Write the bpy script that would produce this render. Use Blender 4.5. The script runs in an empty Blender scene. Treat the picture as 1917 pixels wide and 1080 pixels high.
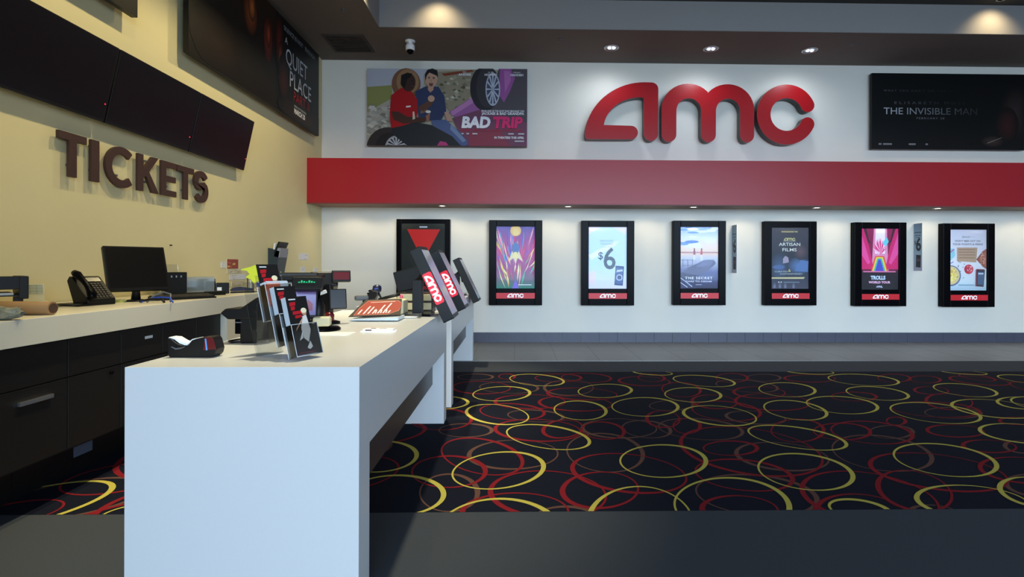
import bpy, bmesh, math, random
from mathutils import Vector, Matrix
random.seed(4)
S = bpy.context.scene
C = S.collection
PI = math.pi

# ---------------------------------------------------------------- camera
CAM_H, FPX, THETA, ROLL = 1.3, 960.0, 0.0195, 0.003
cd = bpy.data.cameras.new('camera')
cd.sensor_width = 36.0
cd.lens = FPX / 1917 * 36.0
cd.shift_x = -(986 - 958.5) / 1917
cd.shift_y = -45 / 1917
cd.clip_start = 0.02
cam = bpy.data.objects.new('camera', cd)
C.objects.link(cam)
cam.matrix_world = Matrix.Translation((0, 0, CAM_H)) @ Matrix.Rotation(-THETA, 4, 'Z') @ Matrix.Rotation(PI / 2, 4, 'X') @ Matrix.Rotation(ROLL, 4, 'Z')
S.camera = cam

# ---------------------------------------------------------------- light and exposure
S.view_settings.view_transform = 'Standard'
S.view_settings.look = 'None'
S.view_settings.gamma = 1
S.view_settings.exposure = 0.0
w = bpy.data.worlds.new('world'); S.world = w
w.use_nodes = True
bg = w.node_tree.nodes['Background']
bg.inputs['Color'].default_value = (0.62, 0.80, 1.0, 1)
bg.inputs['Strength'].default_value = 1.2

def area(name, loc, rot, size, power, col, sy=None, spread=None):
    l = bpy.data.lights.new(name, 'AREA')
    l.energy = power; l.color = col; l.size = size
    if sy: l.shape = 'RECTANGLE'; l.size_y = sy
    if spread: l.spread = spread
    o = bpy.data.objects.new(name, l); C.objects.link(o)
    o.location = loc; o.rotation_euler = rot
    return o
def spot(name, loc, target, power, col, angle, blend=0.5, size=0.05):
    l = bpy.data.lights.new(name, 'SPOT')
    l.energy = power; l.color = col; l.spot_size = math.radians(angle); l.spot_blend = blend; l.shadow_soft_size = size
    o = bpy.data.objects.new(name, l); C.objects.link(o)
    o.location = loc
    d = Vector(target) - Vector(loc)
    o.rotation_euler = d.to_track_quat('-Z', 'Y').to_euler()
    return o

WARM = (1.0, 0.80, 0.50)
CREAM = (1.0, 0.90, 0.74)
COOL = (0.585, 0.78, 1.0)
# daylight through the glass front of the lobby, behind the camera
area('sky_daylight', (5.0, -26, 6.5), (PI / 2, 0, 0), 40, 16800, COOL, 13)
# warm recessed lamps in the raised ceiling, over the counters and along the left wall
for yy in (2.4, 4.4, 6.3):
    spot('ceiling_lamp', (-1.55, yy, 5.02), (-3.3, yy - .1, 2.0), 200, (1.0, .83, .44), 105, 1.0, .06)
for yy in (3.2, 5.3):
    spot('counter_lamp', (-0.9, yy, 5.02), (-1.1, yy, 0.9), 760, (1.0, .91, .62), 48, .7, .08)
spot('cove_lamp', (-1.12, 7.0, 5.04), (-1.12, 7.35, 4.6), 30, (1.0, .78, .42), 110, 1.0, .03)
spot('cove_lamp', (6.9, 7.0, 5.04), (6.9, 7.35, 4.6), 30, (1.0, .78, .42), 110, 1.0, .03)
# daylight-white downlights by the big sign
for xx in (1.48, 3.03, 4.58):
    spot('sign_lamp', (xx, 7.95, 4.6), (xx, 8.3, 2.9), 35, (.86, .92, 1.0), 165, 1.0, .2)
# even wash below the red band: added spots, more than its visible fittings
for k in range(17):
    xx = -2.69 + k * .8
    spot('added_band_wash', (xx, 8.1, 2.228), (xx, 8.12, 0), 13, (1.0, .86, .62), 155, .45, .06)

# ---------------------------------------------------------------- materials
def lin(c):
    return tuple((x / 12.92 if x <= .04045 else ((x + .055) / 1.055) ** 2.4) for x in [v / 255 for v in c])
MATS = {}
def mat(name, rgb, rough=.5, metal=0, spec=.5, noise=0, nscale=40, bump=0, emit=0, alpha=1, coat=0, trans=0):
    if name in MATS: return MATS[name]
    m = bpy.data.materials.new(name); m.use_nodes = True
    nt = m.node_tree; b = nt.nodes['Principled BSDF']
    col = lin(rgb)
    b.inputs['Base Color'].default_value = (*col, 1)
    b.inputs['Roughness'].default_value = rough
    b.inputs['Metallic'].default_value = metal
    b.inputs['Specular IOR Level'].default_value = spec
    b.inputs['Coat Weight'].default_value = coat
    if trans: b.inputs['Transmission Weight'].default_value = trans
    if emit:
        b.inputs['Emission Color'].default_value = (*col, 1); b.inputs['Emission Strength'].default_value = emit
    tc = nt.nodes.new('ShaderNodeTexCoord'); n = nt.nodes.new('ShaderNodeTexNoise')
    n.inputs['Scale'].default_value = nscale; n.inputs['Detail'].default_value = 3
    nt.links.new(tc.outputs['Object'], n.inputs['Vector'])
    if noise:
        mx = nt.nodes.new('ShaderNodeMix'); mx.data_type = 'RGBA'
        mx.inputs[6].default_value = (*[max(0, c * (1 - noise)) for c in col], 1)
        mx.inputs[7].default_value = (*[min(1, c * (1 + noise)) for c in col], 1)
        nt.links.new(n.outputs['Fac'], mx.inputs[0]); nt.links.new(mx.outputs[2], b.inputs['Base Color'])
    if bump:
        bp = nt.nodes.new('ShaderNodeBump'); bp.inputs['Strength'].default_value = bump; bp.inputs['Distance'].default_value = .002
        nt.links.new(n.outputs['Fac'], bp.inputs['Height']); nt.links.new(bp.outputs['Normal'], b.inputs['Normal'])
    MATS[name] = m
    return m
def clear(name, tint=(1, 1, 1), refl=.12, rough=.03):
    """thin clear sheet: lets light straight through, mirrors a little more at grazing angles"""
    m = bpy.data.materials.new(name); m.use_nodes = True
    nt = m.node_tree; nt.nodes.clear()
    o = nt.nodes.new('ShaderNodeOutputMaterial'); t = nt.nodes.new('ShaderNodeBsdfTransparent'); g = nt.nodes.new('ShaderNodeBsdfGlossy')
    t.inputs[0].default_value = (*tint, 1); g.inputs['Roughness'].default_value = rough
    lw = nt.nodes.new('ShaderNodeFresnel'); lw.inputs[0].default_value = 1.45
    mu = nt.nodes.new('ShaderNodeMath'); mu.operation = 'MULTIPLY_ADD'; mu.inputs[1].default_value = 1.0; mu.inputs[2].default_value = refl - .04
    mu.use_clamp = True
    mx = nt.nodes.new('ShaderNodeMixShader')
    nt.links.new(lw.outputs[0], mu.inputs[0]); nt.links.new(mu.outputs[0], mx.inputs[0])
    nt.links.new(t.outputs[0], mx.inputs[1]); nt.links.new(g.outputs[0], mx.inputs[2]); nt.links.new(mx.outputs[0], o.inputs[0])
    MATS[name] = m
    return m
def print_mat(name, emit=0, rough=.45, spec=.5):
    m = bpy.data.materials.new(name); m.use_nodes = True
    nt = m.node_tree; b = nt.nodes['Principled BSDF']
    a = nt.nodes.new('ShaderNodeAttribute'); a.attribute_name = 'ink'
    nt.links.new(a.outputs['Color'], b.inputs['Base Color'])
    b.inputs['Roughness'].default_value = rough
    b.inputs['Specular IOR Level'].default_value = spec
    if emit:
        nt.links.new(a.outputs['Color'], b.inputs['Emission Color']); b.inputs['Emission Strength'].default_value = emit
    MATS[name] = m
    return m
INK = print_mat('printed_paper')
INKGLOSS = print_mat('printed_gloss', 0, .4, .25)
INKLIT = print_mat('backlit_print', .3)
INKDIM = print_mat('dim_backlit_print', .12)
SCREEN = print_mat('lit_screen', .8, .3)
GLASS = clear('case_glass', (.98, .99, 1), .012)
ACRYL = clear('clear_acrylic', (.96, .975, .985), .10, .08)

WALLW = mat('wall_paint_cream', (234, 230, 220), .75, noise=.03, nscale=3, bump=.15)
WALLY = mat('wall_paint_yellow', (214, 203, 160), .75, noise=.03, nscale=3, bump=.15)
TAUPE = mat('ceiling_paint_taupe', (110, 103, 98), .85, noise=.03, nscale=5)
TRAY = mat('tray_paint_grey', (146, 143, 143), .85, noise=.02, nscale=5)
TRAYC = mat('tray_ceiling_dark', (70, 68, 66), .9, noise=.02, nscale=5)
RED = mat('band_paint_red', (172, 17, 34), .38, noise=.03, nscale=4)
REDU = mat('band_underside', (150, 120, 105), .7, noise=.03, nscale=4)
CARPETG = mat('carpet_charcoal', (66, 70, 76), .95, spec=.1, noise=.22, nscale=260, bump=.5)
CARPETN = mat('carpet_navy', (20, 23, 36), .95, spec=.1, noise=.3, nscale=320, bump=.5)
CARY = mat('carpet_yellow', (190, 176, 80), .95, spec=.1, noise=.15, nscale=320)
CARR = mat('carpet_red', (128, 28, 36), .95, spec=.1, noise=.15, nscale=320)
CARB = mat('carpet_brown', (98, 68, 58), .95, spec=.1, noise=.15, nscale=320)
TILE = mat('floor_tile_slate', (112, 114, 118), .42, noise=.12, nscale=9)
BASET = mat('baseboard_tile', (74, 76, 92), .4, noise=.1, nscale=12)
METAL = mat('brushed_metal', (190, 190, 190), .3, 1)
LAMW = mat('white_laminate', (210, 212, 214), .3, noise=.015, nscale=60)
LAMW2 = mat('cream_laminate', (214, 208, 190), .35, noise=.015, nscale=60)
CABB = mat('black_cabinet_laminate', (15, 14, 15), .5, noise=.1, nscale=20)
PANELD = mat('dark_modesty_panel', (52, 50, 50), .35, noise=.1, nscale=20)
BLACK = mat('black_plastic', (14, 14, 16), .42, spec=.3)
BLACKG = mat('black_gloss', (7, 7, 11), .25, spec=.06)
SCRB = mat('dark_screen', (7, 7, 11), .3, spec=.22)
GREYP = mat('grey_plastic', (90, 92, 96), .45)
WHITE = mat('white_plastic', (235, 235, 238), .4)
PAPER = mat('white_paper', (240, 240, 240), .8)
BROWNL = mat('sign_brown', (62, 40, 36), .55, noise=.06, nscale=30)
SIGNR = mat('sign_red', (164, 8, 20), .3, coat=.15)
SIGNS = mat('sign_side_dark', (44, 50, 52), .4)
KRAFT = mat('kraft_paper', (150, 116, 76), .8, noise=.12, nscale=30, bump=.2)
MAROON = mat('maroon_plastic', (92, 20, 26), .25)
BLUE = mat('blue_plastic', (32, 70, 170), .35)
NAVY = mat('navy_plastic', (24, 30, 60), .3)
LIME = mat('neon_yellow_paper', (226, 240, 60), .7)
BEIGE = mat('beige_plastic', (206, 200, 168), .5)
LED = mat('red_led', (255, 40, 60), .4, emit=3)
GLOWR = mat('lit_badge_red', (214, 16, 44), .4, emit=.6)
GLOWW = mat('lit_badge_white', (255, 250, 250), .4, emit=1.0)
BADGER = mat('badge_red', (190, 30, 44), .4, emit=.25)
LAMPM = mat('lamp_glow', (255, 246, 225), .4, emit=9)
CHROME = mat('chrome_reflector', (215, 222, 235), .15, 1)

# ---------------------------------------------------------------- builders
class MB:
    def __init__(s): s.bm = bmesh.new()
    def add(s, vs, fs, mi=0):
        v = [s.bm.verts.new(p) for p in vs]
        out = []
        for f in fs:
            try:
                fc = s.bm.faces.new([v[i] for i in f]); fc.material_index = mi; out.append(fc)
            except ValueError: pass
        return v
    def box(s, x0, x1, y0, y1, z0, z1, mi=0, T=None):
        vs = [(x0, y0, z0), (x1, y0, z0), (x1, y1, z0), (x0, y1, z0), (x0, y0, z1), (x1, y0, z1), (x1, y1, z1), (x0, y1, z1)]
        if T is not None: vs = [T @ Vector(p) for p in vs]
        s.add(vs, [(3, 2, 1, 0), (4, 5, 6, 7), (0, 1, 5, 4), (1, 2, 6, 5), (2, 3, 7, 6), (3, 0, 4, 7)], mi)
        return s
    def prism(s, pts, fr, d0, d1, mi=0, side=None):
        O, U, V, N = fr
        a = [O + U * p[0] + V * p[1] + N * d0 for p in pts]; b = [O + U * p[0] + V * p[1] + N * d1 for p in pts]
        n = len(pts)
        area2 = sum(pts[i][0] * pts[(i + 1) % n][1] - pts[(i + 1) % n][0] * pts[i][1] for i in range(n))
        idx = list(range(n)) if area2 > 0 else list(range(n))[::-1]
        va = [s.bm.verts.new(p) for p in a]; vb = [s.bm.verts.new(p) for p in b]
        f = s.bm.faces.new([vb[i] for i in idx]); f.material_index = mi
        f = s.bm.faces.new([va[i] for i in idx[::-1]]); f.material_index = mi
        for k in range(n):
            i, j = idx[k], idx[(k + 1) % n]
            f = s.bm.faces.new([va[i], va[j], vb[j], vb[i]]); f.material_index = mi if side is None else side
        return s
    def tube(s, pts, r, seg=8, mi=0, caps=True):
        pts = [Vector(p) for p in pts]; rings = []
        up = Vector((0, 0, 1))
        for i, p in enumerate(pts):
            d = (pts[min(i + 1, len(pts) - 1)] - pts[max(i - 1, 0)]).normalized()
            a = d.cross(up)
            if a.length < .05: a = d.cross(Vector((0, 1, 0)))
            a.normalize(); b = d.cross(a).normalized()
            rr = r[i] if isinstance(r, (list, tuple)) else r
            rings.append([s.bm.verts.new(p + a * rr * math.cos(2 * PI * k / seg) + b * rr * math.sin(2 * PI * k / seg)) for k in range(seg)])
        for i in range(len(rings) - 1):
            for k in range(seg):
                f = s.bm.faces.new([rings[i][k], rings[i + 1][k], rings[i + 1][(k + 1) % seg], rings[i][(k + 1) % seg]]); f.material_index = mi; f.smooth = True
        if caps:
            for rg in (rings[0], rings[-1]):
                f = s.bm.faces.new(rg); f.material_index = mi
        return s
    def lathe(s, prof, c=(0, 0, 0), seg=24, mi=0, sy=1):
        c = Vector(c)
        rings = []
        for r, z in prof:
            rings.append([s.bm.verts.new(c + Vector((r * math.cos(2 * PI * k / seg), r * sy * math.sin(2 * PI * k / seg), z))) for k in range(seg)])
        for i in range(len(rings) - 1):
            for k in range(seg):
                f = s.bm.faces.new([rings[i][k], rings[i][(k + 1) % seg], rings[i + 1][(k + 1) % seg], rings[i + 1][k]]); f.material_index = mi; f.smooth = True
        for rg in (rings[0], rings[-1]):
            f = s.bm.faces.new(rg); f.material_index = mi
        return s
    def build(s, name, mats, parent=None, bevel=0, T=None, smooth=False, seg=2):
        bmesh.ops.recalc_face_normals(s.bm, faces=s.bm.faces[:])
        me = bpy.data.meshes.new(name); s.bm.to_mesh(me); s.bm.free()
        for m in (mats if isinstance(mats, (list, tuple)) else [mats]): me.materials.append(m)
        o = bpy.data.objects.new(name, me); C.objects.link(o)
        if parent is not None: o.parent = parent
        if T is not None: o.matrix_world = T
        if bevel:
            b = o.modifiers.new('bevel', 'BEVEL'); b.width = bevel; b.segments = seg; b.limit_method = 'ANGLE'; b.angle_limit = math.radians(40)
        return o
def tag(o, label=None, cat=None, group=None, kind=None):
    if label: o['label'] = label
    if cat: o['category'] = cat
    if group: o['group'] = group
    if kind: o['kind'] = kind
    return o
def empty(name, loc, label, cat, group=None, rz=0):
    o = bpy.data.objects.new(name, None); C.objects.link(o)
    o.location = loc; o.rotation_euler = (0, 0, rz); o.empty_display_size = .05
    return tag(o, label, cat, group)
def structure(o): o['kind'] = 'structure'; return o
def FR(O, U, V):
    U = Vector(U).normalized(); V = Vector(V).normalized()
    return (Vector(O), U, V, U.cross(V).normalized())
def rel(fr, o):
    """the same frame seen from an object at o"""
    return (fr[0] - Vector(o), fr[1], fr[2], fr[3])
def ell(cx, cy, rx, ry, a0=0, a1=360, n=28):
    return [(cx + rx * math.cos(math.radians(a0 + (a1 - a0) * i / n)), cy + ry * math.sin(math.radians(a0 + (a1 - a0) * i / n))) for i in range(n + (0 if a1 - a0 == 360 else 1))]
def rrect(x0, y0, x1, y1, r, n=4):
    p = []
    for cx, cy, a in ((x1 - r, y0 + r, -90), (x1 - r, y1 - r, 0), (x0 + r, y1 - r, 90), (x0 + r, y0 + r, 180)):
        for i in range(n + 1):
            t = math.radians(a + 90 * i / n); p.append((cx + r * math.cos(t), cy + r * math.sin(t)))
    return p
def ribbon(pts, w):
    L, R = [], []
    for i, p in enumerate(pts):
        a = pts[max(i - 1, 0)]; b = pts[min(i + 1, len(pts) - 1)]
        dx, dy = b[0] - a[0], b[1] - a[1]; l = math.hypot(dx, dy) or 1
        ww = w[i] if isinstance(w, (list, tuple)) else w
        L.append((p[0] - dy / l * ww / 2, p[1] + dx / l * ww / 2)); R.append((p[0] + dy / l * ww / 2, p[1] - dx / l * ww / 2))
    return L + R[::-1]
TXT = {}
def text_mesh(s, bold=0.0, space=1.0):
    k = (s, bold, space)
    if k not in TXT:
        cu = bpy.data.curves.new('t', 'FONT'); cu.body = s; cu.offset = bold; cu.space_character = space; cu.resolution_u = 3
        ob = bpy.data.objects.new('t', cu)
        me = bpy.data.meshes.new_from_object(ob)
        vs = [tuple(v.co) for v in me.vertices]; fs = [tuple(p.vertices) for p in me.polygons]
        bpy.data.objects.remove(ob); bpy.data.curves.remove(cu); bpy.data.meshes.remove(me)
        TXT[k] = (vs, fs)
    return TXT[k]
def amc_shapes():
    """outlines of the a, m and c, 1 wide"""
    A = [(134, 796), (146, 809), (300, 809)] + ell(462, 760, 48, 48, 90, -90, 10) + [(265, 708)] + ell(532, 735, 268, 227, 187, 270, 12) + [(549, 513), (552, 530)]
    A += ell(603, 768, 51, 50, 180, 0, 12) + ell(607, 450, 48, 48, 0, -90, 8) + ell(560, 800, 430, 399, 270, 184, 18)
    M = ell(732, 772, 53, 52, 180, 0, 12) + ell(874, 600, 89, 88, 180, 360, 12) + ell(1016, 772, 53, 52, 180, 0, 12) + ell(1157, 600, 88, 88, 180, 360, 12)
    M += ell(1295, 772, 50, 52, 180, 0, 12) + ell(1155, 590, 190, 181, 360, 223, 14) + [(1012, 474)] + ell(870, 590, 191, 182, 316, 180, 14)
    # y runs downwards in these numbers; ell() angles grow clockwise on screen, so half-turns 180->0 pass through the bottom
    Cc = ell(1580, 622, 216, 216, 340, 28 - 0, 40)
    Cc = []
    a0, a1 = -24, -336
    Cc += [(1580 + 215 * math.cos(math.radians(a)), 622 + 215 * math.sin(math.radians(a))) for a in [a0 + (a1 - a0) * i / 44 for i in range(45)]]
    ex, ey = 1580 + 166 * math.cos(math.radians(a1)), 622 + 166 * math.sin(math.radians(a1))
    Cc += [(ex + 49 * math.cos(math.radians(a1 - 180 * i / 10)), ey + 49 * math.sin(math.radians(a1 - 180 * i / 10))) for i in range(1, 10)]
    Cc += [(1580 + 117 * math.cos(math.radians(a)), 622 + 117 * math.sin(math.radians(a))) for a in [a1 + (a0 - a1) * i / 44 for i in range(45)]]
    ex, ey = 1580 + 166 * math.cos(math.radians(a0)), 622 + 166 * math.sin(math.radians(a0))
    Cc += [(ex + 49 * math.cos(math.radians(a0 + 180 - 180 * i / 10)), ey + 49 * math.sin(math.radians(a0 + 180 - 180 * i / 10))) for i in range(1, 10)]
    k = 1 / 1664
    return [[((x - 128) * k, (838 - y) * k) for x, y in P] for P in (A, M, Cc)]
AMC = amc_shapes()

class Art:
    """a printed sheet: flat inks laid over each other, w by h metres, origin at its lower left"""
    def __init__(s, w, h, base): s.w, s.h = w, h; s.vs = []; s.fs = []; s.cs = []; s.k = 0; s.rect(0, 0, w, h, base)
    def face(s, pts, cols):
        i0 = len(s.vs); s.vs += [(p[0], p[1], s.k) for p in pts]; s.fs.append(list(range(i0, i0 + len(pts)))); s.cs.append(cols)
    def poly(s, pts, c):
        pts = [(min(max(p[0], 0), s.w), min(max(p[1], 0), s.h)) for p in pts]
        n = len(pts); ar = sum(pts[i][0] * pts[(i + 1) % n][1] - pts[(i + 1) % n][0] * pts[i][1] for i in range(n))
        if abs(ar) < 1e-7: return
        if ar < 0: pts = pts[::-1]; c = c[::-1] if isinstance(c, list) else c
        s.k += 1
        s.face(pts, c if isinstance(c, list) else [c] * n)
    def rect(s, x0, y0, x1, y1, c, top=None):
        s.k += 1
        t = top or c
        s.face([(x0, y0), (x1, y0), (x1, y1), (x0, y1)], [c, c, t, t])
    def grad(s, x0, x1, stops):
        """stops: (y, colour) from the bottom up"""
        s.k += 1
        for (ya, ca), (yb, cb) in zip(stops, stops[1:]):
            s.face([(x0, ya), (x1, ya), (x1, yb), (x0, yb)], [ca, ca, cb, cb])
    def glow(s, cx, cy, rx, ry, c, edge, n=20):
        s.k += 1
        for i in range(n):
            a, b = 2 * PI * i / n, 2 * PI * (i + 1) / n
            P = [(cx, cy), (cx + rx * math.cos(a), cy + ry * math.sin(a)), (cx + rx * math.cos(b), cy + ry * math.sin(b))]
            P = [(min(max(p[0], 0), s.w), min(max(p[1], 0), s.h)) for p in P]
            s.face(P, [c, edge, edge])
    def text(s, t, x, y, size, c, align='c', bold=0.0, shear=0, width=None, space=1.0, c2=None):
        vs, fs = text_mesh(t, bold, space)
        x0 = min(v[0] for v in vs); x1 = max(v[0] for v in vs)
        kx = size if width is None else width / (x1 - x0)
        W = (x1 - x0) * kx
        ox = x - x0 * kx - {'l': 0, 'c': W / 2, 'r': W}[align]
        s.k += 1
        for f in fs:
            pts = [(ox + vs[i][0] * kx + vs[i][1] * size * shear, y + vs[i][1] * size) for i in f]
            if c2: cols = [tuple(c[j] + (c2[j] - c[j]) * min(1, max(0, (p[0] - (x - (0 if align == 'l' else W / 2 if align == 'c' else W))) / W)) for j in range(3)) for p in pts]
            else: cols = [c] * len(pts)
            s.face(pts, cols)
    def logo(s, x, y, w, c):
        for P in AMC:
            s.k += 1
            s.face([(x + p[0] * w, y + p[1] * w) for p in P[::-1]], [c] * len(P))
    def build(s, name, fr, m, parent=None, org=(0, 0, 0), eps=.00025):
        O, U, V, N = rel(fr, org)
        me = bpy.data.meshes.new(name)
        me.from_pydata([tuple(O + U * p[0] + V * p[1] + N * (p[2] * eps)) for p in s.vs], [], s.fs)
        at = me.color_attributes.new('ink', 'FLOAT_COLOR', 'CORNER')
        i = 0
        for cols in s.cs:
            for c in cols:
                at.data[i].color = (*lin(c), 1); i += 1
        me.materials.append(m)
        # keep every ink facing outwards
        me.update()
        bm = bmesh.new(); bm.from_mesh(me)
        for f in bm.faces:
            if f.normal.dot(N) < 0: f.normal_flip()
        bm.to_mesh(me); bm.free()
        o = bpy.data.objects.new(name, me); C.objects.link(o)
        if parent is not None: o.parent = parent
        return o

# a point of the place from where the photograph shows it, on the plane X=, Y= or Z=
def at(px, py, X=None, Y=None, Z=None):
    u, v = px - 986, py - 495
    ur, vr = u + ROLL * v, v - ROLL * u
    a = ur / FPX
    d = Vector((a * math.cos(THETA) + math.sin(THETA), math.cos(THETA) - a * math.sin(THETA), -vr / FPX))
    t = X / d.x if X is not None else Y / d.y if Y is not None else (Z - CAM_H) / d.z
    return Vector((d.x * t, d.y * t, CAM_H + d.z * t))

# ---------------------------------------------------------------- the room
WX, WY = -3.23, 8.55                      # left wall, back wall
SOF, TRZ = 4.675, 5.10                    # soffit and raised ceiling
RX, FY = 10.6, -4.6                       # right wall, glass front
structure(MB().box(WX - .15, WX, FY, WY + .15, 0, 5.4).build('wall_left', WALLY))
structure(MB().box(WX, RX + .15, WY, WY + .15, 0, 5.4).build('wall_back', WALLW))
structure(MB().box(RX, RX + .15, FY, WY, 0, 5.4).build('wall_right', WALLW))
structure(MB().box(WX, RX, FY - .15, FY, 4.5, 5.4).build('wall_front', WALLW))
# unseen block added to shade the counter front, left of and behind the viewer
structure(MB().box(WX, -1.9, FY, .9, 0, SOF).build('light_blocker', WALLY))
wf = structure(MB().box(WX, RX, FY - .1, FY - .04, 0, .12).box(WX, RX, FY - .1, FY - .04, 4.4, 4.5).build('window_1', BLACK))
for k in range(8):
    xx = WX + .04 + k * (RX - WX - .08) / 7
    structure(MB().box(xx - .04, xx + .04, FY - .1, FY - .04, .12, 4.4).build('window_frame', BLACK, wf))
# ceiling: a low border of painted soffit around a raised centre
structure(MB().box(WX, -1.975, FY, WY, SOF, TRZ).box(-1.975, RX, 7.35, WY, SOF, TRZ).build('ceiling', TAUPE))
structure(MB().box(-1.975, -1.969, FY, 7.35, SOF + .004, TRZ).box(-1.969, RX, 7.344, 7.35, SOF + .004, TRZ).build('ceiling_cove', TRAY))
structure(MB().box(-1.975, RX, FY, 7.35, TRZ, TRZ + .1).build('ceiling_raised', TRAYC))
# floors
CN, CF, TF = 2.695, 6.205, 6.885
structure(MB().box(WX, RX, FY - 3, CN, -.05, 0).build('floor', CARPETG))
structure(MB().box(WX, RX, CF, TF, -.05, 0).build('floor_border', CARPETG))
t = MB()
t.box(WX, RX, TF + .012, WY, -.05, 0)
structure(t.build('floor_tile', TILE))
structure(MB().box(WX, RX, TF, TF + .012, -.02, .004).build('trim_1', METAL))
b = MB()
nb = 45
for k in range(nb):
    xx = WX + k * (RX - WX) / nb
    b.box(xx + .0015, xx + (RX - WX) / nb - .0015, WY - .012, WY, 0, .168)
structure(b.build('baseboard_back', BASET, bevel=.002))
structure(MB().box(WX, WX + .012, FY, WY - .012, 0, .168).build('baseboard_left', BASET))
# grout joints in the tile strip
g = MB()
for k in range(24):
    xx = WX + .3 + k * .58
    g.box(xx, xx + .004, TF + .02, WY - .02, 0, .0006)
g.box(WX + .02, RX - .02, 7.7, 7.704, 0, .0006)
structure(g.build('floor_grout', mat('grout', (84, 86, 90), .8)))
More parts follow.
